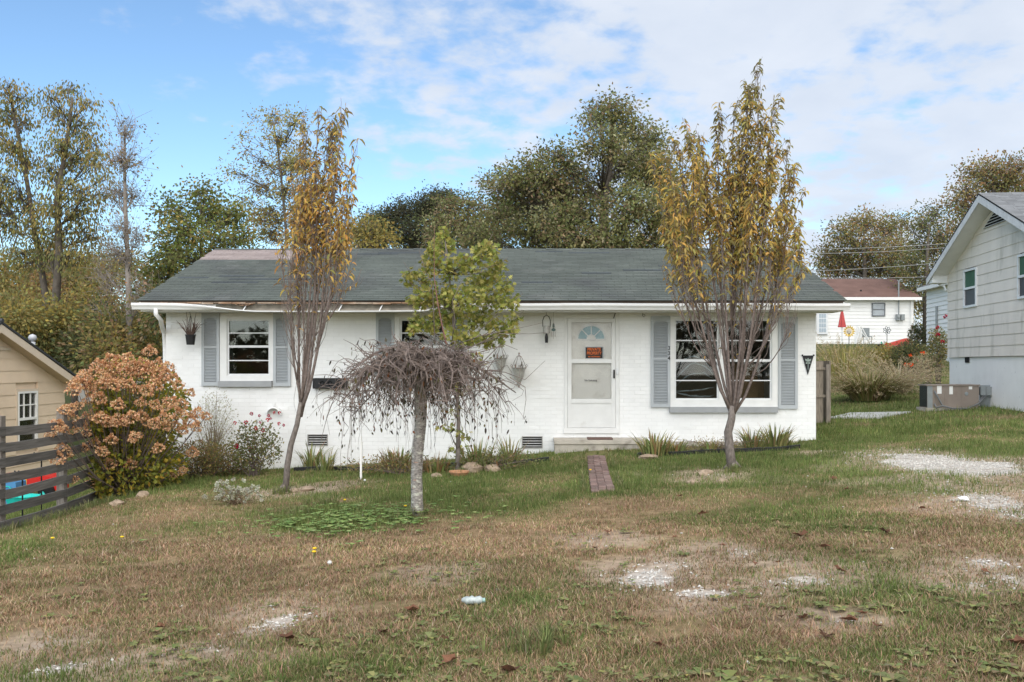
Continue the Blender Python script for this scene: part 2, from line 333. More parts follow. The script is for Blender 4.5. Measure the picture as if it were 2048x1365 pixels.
gc = brown * (1 - gw) + green * gw; dw = dirt_w(XX, YY)[..., None]; gc = gc * (1 - .8 * dw) + np.array([.36, .275, .20]) * (.75 + .5 * dn) * .8 * dw; gc = gc * (1 - .85 * vw) + np.array([.46, .42, .37]) * .85 * vw
far = ss(38, 60, YY)[..., None]; gc = gc * (1 - far) + np.array([.07, .075, .03]) * far
mb = MB(); ny, nx = XX.shape; ii = np.arange(ny - 1)[:, None] * nx + np.arange(nx - 1)[None]
mb.add(np.stack([XX, YY, ZZ], -1), np.stack([ii, ii + 1, ii + nx + 1, ii + nx], -1).reshape(-1, 4), col=gc.reshape(-1, 3))
mb.build('ground', m_ground, smooth=True, kind='structure')

# ------------------------------------------------------------------ the white brick house
WY = 18.2; EY = 17.5; RY = 21.8; BY = 25.4
def W(px, py, y=WY): return P(px, py, WY)[0], P(px, py, WY)[2]     # position on the facade
def wx(px): return (px - CX) / F * WY
def wz(py): return CAMZ + (CY - py) / F * WY
HL, HR = wx(332), wx(1632); HB = .0 - .9; HT = wz(612)
ZE = CAMZ + (CY - 601) / F * EY; ZR = CAMZ + (CY - 499) / F * RY
RL, RRt = (275 - CX) / F * EY, (1692 - CX) / F * EY
house = thing('white_brick_house', 'single-storey white painted brick house with sagging gutter and green-grey shingle roof', 'house', (wx(1180), WY, float(G(1., WY))))
OPEN = [(wx(452), wx(541), wz(753), wz(637)), (wx(798), wx(890), wz(753), wz(637)), (wx(1346), wx(1543), wz(801), wz(637)), (wx(1131), wx(1236), wz(861), wz(618)),
        (wx(615), wx(655), wz(892), wz(869)), (wx(1044), wx(1085), wz(897), wz(873))]
bx = sorted({HL, HR} | {v for o in OPEN for v in o[:2]}); bz = sorted({HB, HT} | {v for o in OPEN for v in o[2:]})
def in_open(x, z, pad=0): return any(a - pad < x < b + pad and c - pad < z < d + pad for a, b, c, d in OPEN)
def front(b):
    for i in range(len(bx) - 1):
        j = 0
        while j < len(bz) - 1:
            if in_open((bx[i] + bx[i + 1]) / 2, (bz[j] + bz[j + 1]) / 2): j += 1; continue
            k = j
            while k + 1 < len(bz) - 1 and not in_open((bx[i] + bx[i + 1]) / 2, (bz[k + 1] + bz[k + 2]) / 2): k += 1
            x0, x1, z0, z1 = bx[i], bx[i + 1], bz[j], bz[k + 1]
            b.box(x0, x1, WY + .0045, WY + .2, z0, z1); j = k + 1
wall = one('front_wall', front, m_mortar, house)
def others(b):
    for x0, x1 in ((HL, HL + .2), (HR - .2, HR)):
        b.box(x0, x1, WY + .2, BY, HB, HT)
        b.prism([(0, 0)] * 3, 0, 0) if False else None
    b.box(HL, HR, BY, BY + .2, HB, HT)
    for x0, x1 in ((HL + .002, HL + .198), (HR - .198, HR - .002)):   # gables
        n0 = b.n; v = []
        for x in (x0, x1): v += [(x, WY + .2, HT), (x, BY, HT), (x, RY, ZR - .16)]
        b.add(v, quads=[(0, 1, 4, 3), (1, 2, 5, 4), (2, 0, 3, 5)], tris=[(0, 2, 1), (3, 4, 5)])
one('side_wall', others, m_white, house)
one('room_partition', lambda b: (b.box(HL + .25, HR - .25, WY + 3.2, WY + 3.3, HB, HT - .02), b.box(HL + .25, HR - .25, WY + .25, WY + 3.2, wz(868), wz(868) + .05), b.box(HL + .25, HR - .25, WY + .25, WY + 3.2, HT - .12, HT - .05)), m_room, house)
# brickwork: running bond, each brick proud of the painted joint
BLn, BHt = .213, .0745
rsb = np.random.RandomState(3); bricks = []
row = 0; z = wz(925) - .35
while z < HT - .02:
    off = (row % 2) * BLn / 2; x = HL - off
    while x < HR:
        x0, x1 = max(x, HL) + .0018, min(x + BLn, HR) - .0018
        z0, z1 = z + .002, min(z + BHt - .002, HT)
        cut = [(x0, x1)]
        for a, b_, c, d in OPEN:
            if z1 > c - .03 and z0 < d + .03:
                nc = []
                for (u, v) in cut:
                    if v <= a - .03 or u >= b_ + .03: nc.append((u, v)); continue
                    if u < a - .035: nc.append((u, a - .03))
                    if v > b_ + .035: nc.append((b_ + .03, v))
                cut = nc
        for (u, v) in cut:
            if v - u > .02: bricks.append((u, v, z0, z1))
        x += BLn
    z += BHt; row += 1
full = [q for q in bricks if abs((q[1] - q[0]) - (BLn - .0036)) < 1e-6 and q[2] > float(G(q[0], WY - .05)) and abs(q[3] - q[2] - (BHt - .004)) < 1e-6]
full.sort(key=lambda q: ((q[0] + q[1]) / 2 - .2) ** 2 * .25 + ((q[2] + q[3]) / 2 - 1.35) ** 2); ind = set(full[:290])
def brick_geo(b, x0, x1, z0, z1, y):
    e = .003; yb = WY + .02
    v = [(x0, yb, z0), (x1, yb, z0), (x1, yb, z1), (x0, yb, z1), (x0 + e, y, z0 + e), (x1 - e, y, z0 + e), (x1 - e, y, z1 - e), (x0 + e, y, z1 - e)]
    b.add(v, [(0, 1, 5, 4), (1, 2, 6, 5), (2, 3, 7, 6), (3, 0, 4, 7), (4, 5, 6, 7)])
mbr = MB()
for q in bricks:
    if q not in ind: brick_geo(mbr, *q, WY + rsb.uniform(-.002, .003))
mbr.build('brickwork', m_brickw, wall, kind='stuff')
bm_ = MB(); brick_geo(bm_, 0, BLn - .0036, 0, BHt - .004, WY); bme = bm_.mesh('brick', m_brickw, (0, WY, 0))
for q in sorted(ind): inst('brick', bme, wall, (q[0], WY + rsb.uniform(-.002, .003), q[2]))
# roof
def slab(b):
    t = .05
    for (y0, z0, y1, z1) in ((EY + .015, ZE - .015, RY, ZR - .015), (2 * RY - EY, ZE - .015, RY, ZR - .015)):
        v = [(x, y, z - d) for d in (0, t) for (y, z) in ((y0, z0), (y1, z1)) for x in (RL + .02, RRt - .02)]
        b.add(v, [(0, 1, 3, 2), (4, 6, 7, 5), (0, 4, 5, 1), (2, 3, 7, 6), (0, 2, 6, 4), (1, 5, 7, 3)])
roof = one('roof', slab, mat('roof_deck', (.09, .07, .055), .95, .2, 5), house)
sl_len = math.hypot(RY - EY, ZR - ZE); ud = np.array([0, RY - EY, ZR - ZE]) / sl_len; un = np.array([0, -ud[2], ud[1]])
TW, EX = .305, .132; ncs = int(math.ceil(sl_len / EX)); tabs = []
rst = np.random.RandomState(8)
def tab_geo(b, w, h, th=.010):
    # local: x right, y up-slope, z normal
    v = [(.003, 0, 0), (w - .003, 0, 0), (w - .003, h, -.001), (.003, h, -.001), (.003, 0, th), (w - .003, 0, th), (w - .003, h, .0015), (.003, h, .0015)]
    b.add(v, [(0, 1, 5, 4), (4, 5, 6, 7), (1, 2, 6, 5), (3, 0, 4, 7)])
mats_t = {'n': MB(), 'p': MB(), 'd': MB()}; ind_t = []
xp = (604 - CX) / F * RY
LIFT = [(P(480, 545, 19.5)[0], 12, 4), (P(455, 548, 19.5)[0], 14, 3), (P(355, 556, 19)[0], 13, 2), (P(430, 566, 19)[0], 10, 3), (P(525, 555, 19)[0], 12, 5), (P(725, 512, 21)[0], 30, 3), (P(760, 507, 21)[0], 31, 3), (P(1080, 508, 21)[0], 32, 2), (P(1150, 508, 21)[0], 31, 3), (P(1190, 546, 19.5)[0], 16, 2), (P(1250, 540, 20)[0], 18, 3), (P(1320, 534, 20)[0], 21, 2), (P(830, 555, 19)[0], 12, 3), (P(1400, 520, 20)[0], 27, 3), (P(1050, 565, 19)[0], 10, 2)]
lift_set = set()
for (x, c, n) in LIFT:
    for k in range(n): lift_set.add((c, int((x - RL) / TW) + k))
for c in range(ncs):
    y0 = c * EX - .02; h = min(EX + .02, sl_len - c * EX); off = (c % 2) * TW * .5 + (c // 2 % 3) * .02
    nx_ = int((RRt - RL) / TW) + 2
    for i in range(-1, nx_):
        x0 = RL + i * TW + off - .02; x1 = x0 + TW; x0 = max(x0, RL - .02); x1 = min(x1, RRt + .02)
        if x1 - x0 < .05: continue
        p = np.array([x0, EY, ZE]) + ud * y0
        k = 'p' if (c >= ncs - 9 and x0 < xp) else ('d' if (c, i) in lift_set else 'n')
        if k == 'n' and c < 8 and abs(x1 - x0 - TW) < 1e-6 and len(ind_t) < 290: ind_t.append((p, c)); continue
        b = MB(); tab_geo(b, x1 - x0, h, .010 + (.005 if k == 'd' else 0) + rst.uniform(0, .002))
        v = b.v[0]; v = p + v[:, :1] * np.array([1, 0, 0]) + v[:, 1:2] * ud + v[:, 2:] * un
        mats_t[k].add(v, b.f[4][0])
mats_t['n'].build('shingle_field', m_shing, roof, kind='stuff'); mats_t['d'].build('lifted_shingle', m_shdark, roof, kind='stuff')
mats_t['p'].build('replacement_shingle', m_pink, roof, kind='stuff', label='pinkish replacement shingles along the left end of the ridge')
tb = MB(); tab_geo(tb, TW, EX + .02); tme = tb.mesh('shingle', m_shing)
rm = Matrix(((1, 0, 0), (0, ud[1], un[1]), (0, ud[2], un[2]))).to_4x4()
for p, c in ind_t: inst('shingle', tme, roof, p, rm)
def back_cover(b):                                       # back slope covering and ridge caps
    v = [(x, y, z) for (y, z) in ((2 * RY - EY, ZE), (RY, ZR)) for x in (RL, RRt)]; b.add(v, [(0, 1, 3, 2)])
    n = int((RRt - RL) / .3)
    for i in range(n):
        x0 = RL + i * (RRt - RL) / n; x1 = x0 + (RRt - RL) / n + .03; e = .006 * (i % 2)
        for sgn in (-1, 1):
            q = [(x0, RY, ZR + .018 + e), (x1, RY, ZR + .012), (x1, RY + sgn * .11, ZR - .028), (x0, RY + sgn * .11, ZR - .022 + e)]
            b.add(q, [(0, 1, 2, 3)])
one('ridge_cap', back_cover, m_shing, roof, kind='stuff')
# eave: fascia, soffit, rakes
one('fascia', lambda b: b.box(RL + .03, RRt - .03, EY + .06, EY + .085, ZE - .20, ZE - .045), m_trim, house)
one('soffit', lambda b: b.box(RL + .03, RRt - .03, EY + .085, WY + .03, ZE - .2, ZE - .185), m_soff, house)
def rakes(x):
    def f(b):
        for y0, y1 in ((EY + .03, RY), (2 * RY - EY - .03, RY)):
            b.beam((x, y0, ZE - .1), (x, y1, ZR - .13), .03, .14)
    return f
for x in (RL + .035, RRt - .035): one('rake_board', rakes(x), m_trim, house)
# rotten deck edge over the sagging gutter
def rot(b):
    rs = np.random.RandomState(4); x = RL + .03
    while x < (880 - CX) / F * EY:
        w = rs.uniform(.06, .4); px = x / EY * F + CX
        if not 478 < px < 508: b.box(x, x + w, EY - .01 - rs.uniform(0, .03), EY + .05, ZE - .052 - rs.uniform(0, .022), ZE - .035 - rs.uniform(0, .01))
        x += w + rs.uniform(.002, .02)
    for i in range(9):
        x = (rs.uniform(472, 512) - CX) / F * EY; b.beam((x, EY - .03, ZE - .05 - rs.uniform(0, .05)), (x + rs.uniform(-.15, .15), EY + .02, ZE - .02 - rs.uniform(0, .07)), .025, .012)
one('rotten_deck_edge', rot, m_rot, house, kind='stuff', label='splintered rotten wood showing under the shingle edge')
# gutter: one swept sheet, peeled open between x=440 and x=880
NORM = [(0, .0), (0, -.112), (-.078, -.112), (-.092, -.075), (-.118, -.035), (-.120, .0), (-.106, .004), (-.106, -.006)]
PEEL = [(0, .0), (0, -.070), (-.055, -.108), (-.085, -.128), (-.105, -.140), (-.128, -.142), (-.130, -.126), (-.120, -.126)]
def gutter(b):
    prof = []; xs_ = np.linspace((262 - CX) / F * (EY - .06), (1701 - CX) / F * (EY - .06), 90)
    for x in xs_:
        px = x / (EY - .06) * F + CX; w = float(ss(340, 520, px) * (1 - ss(840, 930, px)))
        dip = -.012 - .018 * math.sin(max(0, min(1, (px - 300) / 640)) * math.pi) if px < 940 else -.022 - .004 * math.sin(px * .02)
        pr = [((1 - w) * a[0] + w * c[0], (1 - w) * a[1] + w * c[1] + dip) for a, c in zip(NORM, PEEL)]
        out = pr; inn = [(y - .003 if i in (0, 1) else y + .002, zz + .004) for i, (y, zz) in enumerate(pr)][::-1]
        prof.append([(x, EY + .055 + y, ZE - .045 + zz) for y, zz in out + inn])
    pr = np.array(prof); k, n, _ = pr.shape
    i = np.arange(k - 1)[:, None] * n + np.arange(n)[None]; j = np.arange(k - 1)[:, None] * n + (np.arange(n)[None] + 1) % n
    b.add(pr, np.stack([i, i + n, j + n, j], -1).reshape(-1, 4))
    for e in (0, k - 1): b.poly([(prof[e][0][0], EY + .055, ZE - .05)] + [prof[e][q] for q in range(1, 6)])
gut = one('gutter', gutter, m_gut, house, label='white gutter peeled open and sagging along its left half')
def liner(b):                                            # dirty beige sheet in the opened gutter, its inner shade put into the colour
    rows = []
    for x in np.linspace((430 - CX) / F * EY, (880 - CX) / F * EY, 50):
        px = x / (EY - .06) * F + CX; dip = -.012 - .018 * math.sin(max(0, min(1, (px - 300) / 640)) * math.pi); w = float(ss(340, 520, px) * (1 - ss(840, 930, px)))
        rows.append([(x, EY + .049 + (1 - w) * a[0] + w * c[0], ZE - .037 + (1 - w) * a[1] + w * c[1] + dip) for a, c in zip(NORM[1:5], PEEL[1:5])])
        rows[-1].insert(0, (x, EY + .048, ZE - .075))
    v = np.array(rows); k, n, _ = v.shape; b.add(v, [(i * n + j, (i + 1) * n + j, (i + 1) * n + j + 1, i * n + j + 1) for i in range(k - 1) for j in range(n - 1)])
one('gutter_dirt_shade', liner, mat('gutter_dirt_shade', (.20, .18, .145), .95, .3, 9, .4, 60), gut)
for px in (490, 591, 681, 762, 842):
    x = (px - CX) / F * EY; one('hanger_strap', lambda b: b.beam((x + .03, EY + .05, ZE - .06), (x - .02, EY - .07, ZE - .195), .022, .006), m_gut, gut)
def dsp(b):
    x0 = (312 - CX) / F * EY
    pts = [(x0, EY, ZE - .15), (x0, EY, ZE - .26), (x0 + .05, EY + .1, ZE - .36), (HL - .02, WY - .12, ZE - .50), (HL - .035, WY + .02, ZE - .60), (HL - .035, WY + .05, ZE - .9), (HL - .035, WY + .05, float(G(HL, WY)) + .1)]
    b.tube(pts, .042, 8)
one('downspout', dsp, m_gut, house, smooth=True)

# shutters -----------------------------------------------------------------
def shutter(px0, px1, py0, py1, label=None):
    x0, z1 = W(px0, py0); x1, z0 = W(px1, py1); y0, y1 = WY - .045, WY - .004
    fr = MB(); st = .052
    fr.box(x0, x0 + st, y0, y1, z0, z1); fr.box(x1 - st, x1, y0, y1, z0, z1)
    zm = z0 + (z1 - z0) * .535
    for a, c in ((z0, z0 + .075), (zm - .022, zm + .022), (z1 - .085, z1)): fr.box(x0 + st, x1 - st, y0 + .001, y1, a, c)
    fr.box(x0 + st, x1 - st, y1 - .008, y1 - .002, z0 + .01, z1 - .01)
    n = 9; xa, xb = x0 + st, x1 - st                      # arched head
    o = [(xa, z1 - .0845), (xa, z1 - .125)] + [(xa + (xb - xa) * t, z1 - .125 + .035 * math.sin(math.pi * t)) for t in np.linspace(0, 1, n)] + [(xb, z1 - .0845)]
    fr.prism(o, y0 + .003, y1 - .003)
    sh = fr.build('shutter', m_shut, house, label=label)
    key = round(xb - xa, 3)
    if key not in shutter.c:
        s = MB(); s.beam((0, 0, 0), (xb - xa, 0, 0), .024, .006, up=(0, -.75, 1)); shutter.c[key] = s.mesh('louvre_slat', m_shut)
    for a, c in ((z0 + .082, zm - .026), (zm + .03, z1 - .10)):
        k = int((c - a) / .0285)
        for i in range(k): inst('louvre_slat', shutter.c[key], sh, (xa, y0 + .014, a + (i + .5) * (c - a) / k))
    return sh
shutter.c = {}
for a in ((404.5, 440, 627, 772), (547.5, 582, 627, 773), (752.5, 789, 627, 772), (899, 934, 627, 772), (1555.5, 1594.5, 635, 818)): shutter(*a)
numsh = shutter(1301.5, 1340, 633, 815, 'grey louvred shutter carrying the house number 334')
for i, ch in enumerate('334'):
    x, z = W(1337.3, 697 + 10.2 * i); o = inst('house_number', text_mesh(ch, .108, m_blackm, bold=.001), numsh, (x, WY - .049, z))
# windows ------------------------------------------------------------------
def window(px0, px1, py0, py1, glass, splits, label=None, sill=None, outer=None):
    """outer trim px0..px1, py0..py1; glass = list of (x0,x1,y0,y1) lights columns; splits = y of rails (py, thick)"""
    x0, z1 = W(px0, py0); x1, z0 = W(px1, py1); tr = MB(); y0, y1 = WY - .028, WY + .06
    gx0 = wx(glass[0][0]) - .035; gx1 = wx(glass[-1][1]) + .035; gz1 = wz(glass[0][2]) + .035; gz0 = wz(glass[0][3]) - .035
    tr.box(x0, gx0, y0, y1, z0, z1); tr.box(gx1, x1, y0, y1, z0, z1); tr.box(gx0, gx1, y0 + .001, y1, gz1, z1); tr.box(gx0, gx1, y0 + .001, y1, z0, gz0)
    for q in range(len(glass) - 1): tr.box(wx(glass[q][1]) + .035, wx(glass[q + 1][0]) - .035, y0 + .003, y1, gz0, gz1)
    w = tr.build('window', m_trim, house, label=label)
    for (a, b_, c, d) in glass:
        xa, xb, za, zb = wx(a), wx(b_), wz(d), wz(c); s = MB(); ys0, ys1 = WY + .0, WY + .045; f = .034
        s.box(xa - f, xa, ys0, ys1, za - f, zb + f); s.box(xb, xb + f, ys0, ys1, za - f, zb + f); s.box(xa, xb, ys0 + .001, ys1, zb, zb + f); s.box(xa, xb, ys0 + .001, ys1, za - f, za)
        s.build('sash_frame', m_alu, w)
        zz = [zb]
        for (py, th) in splits:
            zc = wz(py); t = th / F * WY / 2; one('glazing_bar', lambda q: q.box(xa, xb, ys0 + .008 - th * .001, ys1 - .004, zc - t, zc + t), m_alu, w); zz += [zc]
        zz.append(za)
        for k in range(len(zz) - 1): one('pane', lambda q: q.box(xa, xb, WY + .024, WY + .029, zz[k + 1], zz[k]), m_glass, w)
    if sill:
        sx0, sz1 = W(sill[0], sill[2]); sx1, sz0 = W(sill[1], sill[3])
        one('sill', lambda q: q.box(sx0, sx1, WY - .075, WY + .03, sz0, sz1), m_sill, w)
    return w
w1 = window(440.5, 547.8, 632, 762.3, [(458, 537, 642, 748)], [(666.5, 2.2), (693.5, 4.5), (721.5, 2.2)], 'double-hung window with a dark curtain slipping at its side', (438, 545, 762.3, 774))
one('curtain', lambda b: b.add([(wx(457), WY + .09, wz(695)), (wx(461), WY + .09, wz(695)), (wx(471), WY + .11, wz(749)), (wx(456), WY + .11, wz(749)), (wx(458), WY + .14, wz(695)), (wx(466), WY + .16, wz(749))], [(0, 1, 2, 3), (1, 4, 5, 2)]), m_black, w1)
w2 = window(789, 899, 632, 762.3, [(803.5, 886, 642, 748)], [(666.5, 2.2), (693.5, 4.5), (721.5, 2.2)], 'double-hung window half hidden by the young maple', (788, 899, 762.3, 774))
w3 = window(1340, 1555.2, 634, 814, [(1352, 1434, 642, 797), (1453, 1540, 642, 797)], [(681.5, 2.2), (721.5, 5), (761.5, 2.2)], 'wide twin window between the two tall shutters', (1338.5, 1554.5, 814, 825.5))
def plastic(b):  # pale glossy tubes curving behind the lower left pane of the twin window
    rs = np.random.RandomState(2)
    for k in range(5):
        pts = [(wx(1354 + 78 * t), WY + .16 + .03 * rs.rand(), wz(787 - 10 * k + 7 * math.sin(2.5 * t + k) - (12 + 4 * k) * math.sin(math.pi * t) * (k > 1) + rs.uniform(-2, 2))) for t in np.linspace(0, 1, 9)]
        b.tube(pts, np.array([.004, .012, .02, .012, .022, .014, .02, .01, .004]) * rs.uniform(.5, 1.1), 5)
one('pale_folds', plastic, mat('pale_glossy', (.35, .38, .40), .25, .3, 20, spec=.5), w3, smooth=True)
one('cardboard', lambda b: (b.box(wx(1452), wx(1524), WY + .35, WY + .37, wz(800), wz(728)), b.box(wx(1524), wx(1541), WY + .5, WY + .8, wz(800), wz(762))), mat('brown_cardboard', (.16, .09, .045), .9, .15, 6), w3)
# front door -----------------------------------------------------------------
dx0, dx1 = wx(1134.7), wx(1231); dz0, dz1 = wz(856), wz(637.6)
fr = MB(); ox0, ox1, oz1 = wx(1129.5), wx(1238), wz(618)
fr.box(ox0, dx0, WY - .02, WY + .12, wz(866), oz1); fr.box(dx1, ox1, WY - .02, WY + .12, wz(866), oz1); fr.box(dx0, dx1, WY - .018, WY + .12, dz1, wz(630)); fr.box(dx0, dx1, WY + .01, WY + .12, wz(630), oz1)
fr.box(ox0 - .02, ox1 + .01, WY - .03, WY + .12, wz(867), dz0)
door = fr.build('front_door', m_trim, house)
sd_ = MB(); ys0, ys1 = WY - .024, WY + .012; gx0, gx1 = wx(1143), wx(1222.7)
sd_.box(dx0 + .004, gx0, ys0, ys1, dz0 + .004, dz1 - .004); sd_.box(gx1, dx1 - .004, ys0, ys1, dz0 + .004, dz1 - .004)
for a, c in ((637.8, 645), (718.7, 726.8), (798, 806.5), (847, 855.5)): sd_.box(gx0, gx1, ys0 - (.006 if a in (718.7, 798) else -.001), ys1, wz(c), wz(a))
sd_.box(gx0, gx1, ys0 + .008, ys1 - .003, wz(847), wz(806.5))
storm = sd_.build('storm_door', mat('storm_door_paint', (.70, .70, .68), .45, .06, 4, stain=[((.42, .40, .36), 3.5, .62, .78, .4)]), door)
for a, c in ((645, 718.7), (726.8, 798)): one('storm_pane', lambda b: b.box(gx0, gx1, WY - .008, WY - .004, wz(c), wz(a)), m_glassd, storm)
one('door_handle', lambda b: (b.box(wx(1227), wx(1229), ys0 - .03, ys0 - .002, wz(756), wz(741)), b.box(wx(1226.2), wx(1229.6), ys0 - .006, ys0 + .001, wz(757), wz(740))), m_blackm, storm)
idr = MB(); idr.box(dx0 + .01, dx1 - .01, WY + .035, WY + .075, dz0 + .01, dz1 - .01)
for (a, b_, c, d) in ((1153.5, 1175, 730.5, 747), (1190, 1212, 730.5, 747), (1152.5, 1175, 770, 797), (1190, 1212, 770, 797), (1153.5, 1175, 684, 692), (1190, 1212, 684, 692)):
    idr.box(wx(a), wx(b_), WY + .026, WY + .037, wz(d), wz(c)); idr.box(wx(a) + .03, wx(b_) - .03, WY + .020, WY + .028, wz(d) + .03, wz(c) - .03)
inner = idr.build('entry_door', mat('entry_door_paint', (.80, .79, .75), .5, .04, 3, stain=[((.40, .36, .31), 4.5, .56, .72, .35)]), door)
cxf, czf = W(1182.7, 678.5); rf = .285
def arc(r, a0, a1, n=10): return [(cxf + r * math.cos(t), czf + r * math.sin(t)) for t in np.linspace(a0, a1, n)]
def fan(b):
    b.prism(arc(rf, 0, math.pi, 25) + arc(rf - .035, math.pi, 0, 25), WY + .020, WY + .041); b.box(cxf - rf, cxf + rf, WY + .019, WY + .041, czf - .03, czf)
    b.prism(arc(.09, 0, math.pi, 13) + arc(.07, math.pi, 0, 13), WY + .022, WY + .040)
    for k in (1, 2, 3):
        a = k * math.pi / 4; b.beam((cxf + .085 * math.cos(a), WY + .030, czf + .085 * math.sin(a)), (cxf + .255 * math.cos(a), WY + .030, czf + .255 * math.sin(a)), .016, .018, up=(0, 1, 0))
fl = one('fanlight', fan, m_trim, inner)
for k in range(4):
    a0, a1 = k * math.pi / 4 + .03, (k + 1) * math.pi / 4 - .03
    o = one('fan_pane', lambda b: b.prism(arc(.25, a0, a1, 7) + arc(.09, a1, a0, 4), WY + .031, WY + .0335), mat('frosted_blue_glass', (.28, .42, .46), .25, .03, 5, spec=.5), inner)
one('doorbell', lambda b: b.box(wx(1232.6), wx(1237.2), WY - .04, WY - .021, wz(749), wz(736.5)), m_alu, house)
o = inst('lettering', text_mesh('No Soliciting', .046, m_blackm, bold=.0006), storm, (wx(1181.5), WY - .011, wz(761.2)))
sx0, sx1, sz0, sz1 = wx(1169.6), wx(1207.2), wz(718.4), wz(693.6); szc = (sz0 + sz1) / 2
sign = thing('warning_sign', 'orange on black private property sign taped to the storm door', 'sign', ((sx0 + sx1) / 2, WY - .014, sz0))
m_or = mat('sign_orange', (.80, .17, .03), .5, 0); m_sb = mat('sign_black', (.02, .018, .016), .4, 0); m_sg = mat('sign_border', (.42, .43, .43), .5, 0)
one('backing', lambda b: b.box(sx0, sx1, WY - .012, WY - .0095, sz0, sz1), m_sg, sign); one('panel', lambda b: b.box(sx0 + .016, sx1 - .02, WY - .0145, WY - .0122, sz0 + .014, sz1 - .014), m_sb, sign)
for t, s_, dz, xs_, bo in (('PRIVATE', .082, .062, .84, .0008), ('PROPERTY', .082, -.010, .72, .0008), ('NO TRESPASSING', .036, -.076, .82, .0002)):
    o = inst('lettering', text_mesh(t, s_, m_or, bold=bo, xs=xs_), sign, ((sx0 + sx1) / 2 - .002, WY - .0165, szc + dz))
# foundation vents, stoop, wall fittings -------------------------------------
for (a, b_, c, d) in ((615, 655.6, 869, 892), (1043.7, 1085, 873, 897)):
    v = MB(); x0, x1, z0, z1 = wx(a), wx(b_), wz(d), wz(c); t = .014
    v.box(x0, x0 + t, WY - .01, WY + .05, z0, z1); v.box(x1 - t, x1, WY - .01, WY + .05, z0, z1); v.box(x0 + t, x1 - t, WY - .009, WY + .05, z1 - t, z1); v.box(x0 + t, x1 - t, WY - .009, WY + .05, z0, z0 + t)
    vo = v.build('foundation_vent', mat('vent_metal', (.32, .31, .29), .6, .2, 10), house)
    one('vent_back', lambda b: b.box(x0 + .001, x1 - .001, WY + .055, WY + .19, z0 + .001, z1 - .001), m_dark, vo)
    for k in range(4): zc = z0 + .02 + (k + .5) * (z1 - z0 - .04) / 4; one('vent_slat', lambda b: b.beam((x0 + t, WY + .02, zc), (x1 - t, WY + .02, zc), .030, .004, up=(0, -1, 1.6)), mat('slat_metal', (.42, .42, .40), .5, .2, 10), vo)
def stoop(b):
    x0, x1 = wx(1108), wx(1279); b.box(x0, x1, WY - .62, WY - .004, wz(930), wz(884) + .01); b.box(x0 - .012, x1 + .012, WY - .65, WY - .004, wz(884) + .0105, wz(882) + .06)
    b.box(x1 + .013, wx(1628), WY - .16, WY - .005, wz(910), wz(883))
single('door_stoop', stoop, m_concrete, 'low worn concrete stoop and ledge below the front door', 'stoop')
one_m = single('door_mat', lambda b: b.box(wx(1172.5), wx(1221), WY - .55, WY - .22, wz(881.5) + .06, wz(881.5) + .085), mat('mat_brown', (.15, .095, .08), .95, .3, 40, .8, 200), 'reddish brown mat lying on the stoop', 'door mat')
def planter(b):
    x0, x1, z0, z1 = wx(628.5), wx(697), wz(777.6), wz(756.5); y0 = WY - .14
    b.box(x0, x1, y0 + .02, WY - .004, z0, z0 + .015); b.box(x0, x0 + .02, y0, WY - .004, z0 + .015, z1); b.box(x1 - .02, x1, y0, WY - .004, z0 + .015, z1); b.box(x0 + .02, x1 - .02, WY - .02, WY - .005, z0 + .015, z1); b.box(x0 + .02, x1 - .02, y0 + .012, y0 + .022, z0 + .015, z1 - .025)
    b.box(x0 + .02, x1 - .02, y0, y0 + .02, z1 - .024, z1 - .004)
    for k in (.28, .5, .72): b.lathe([(.045, -.006), (.045, .004), (.03, .004), (.03, -.006)], (x0 + (x1 - x0) * k, y0 + .008, (z0 + z1) / 2), 16, axis='y'); b.lathe([(.0, -.008), (.013, -.006), (.013, .004)], (x0 + (x1 - x0) * k, y0 + .008, (z0 + z1) / 2), 10, axis='y')
    b.beam((x0 + .02, y0 + .005, z1 - .03), (x0 + .12, y0 + .005, z0 + .02), .01, .012); b.beam((x1 - .02, y0 + .005, z1 - .03), (x1 - .12, y0 + .005, z0 + .02), .01, .012)
single('wall_planter', planter, m_black, 'black rectangular planter box with round bosses fixed to the white brick', 'planter')
def hood(b):
    x, z = W(549.5, 829); r = .15
    for k in range(12):
        a0, a1 = math.pi * k / 12, math.pi * (k + 1) / 12
        for (r0, y0, r1, y1) in ((r, WY - .005, r * .92, WY - .1), (r * .92, WY - .1, r * .8, WY - .12)):
            b.add([(x + r0 * math.cos(a0), y0, z + r0 * math.sin(a0)), (x + r0 * math.cos(a1), y0, z + r0 * math.sin(a1)), (x + r1 * math.cos(a1), y1, z + r1 * math.sin(a1)), (x + r1 * math.cos(a0), y1, z + r1 * math.sin(a0))], [(0, 1, 2, 3)])
    b.box(x - .012, x + .012, WY - .03, WY - .004, z + r, z + r + .06)
one('vent_hood', hood, m_white, house)
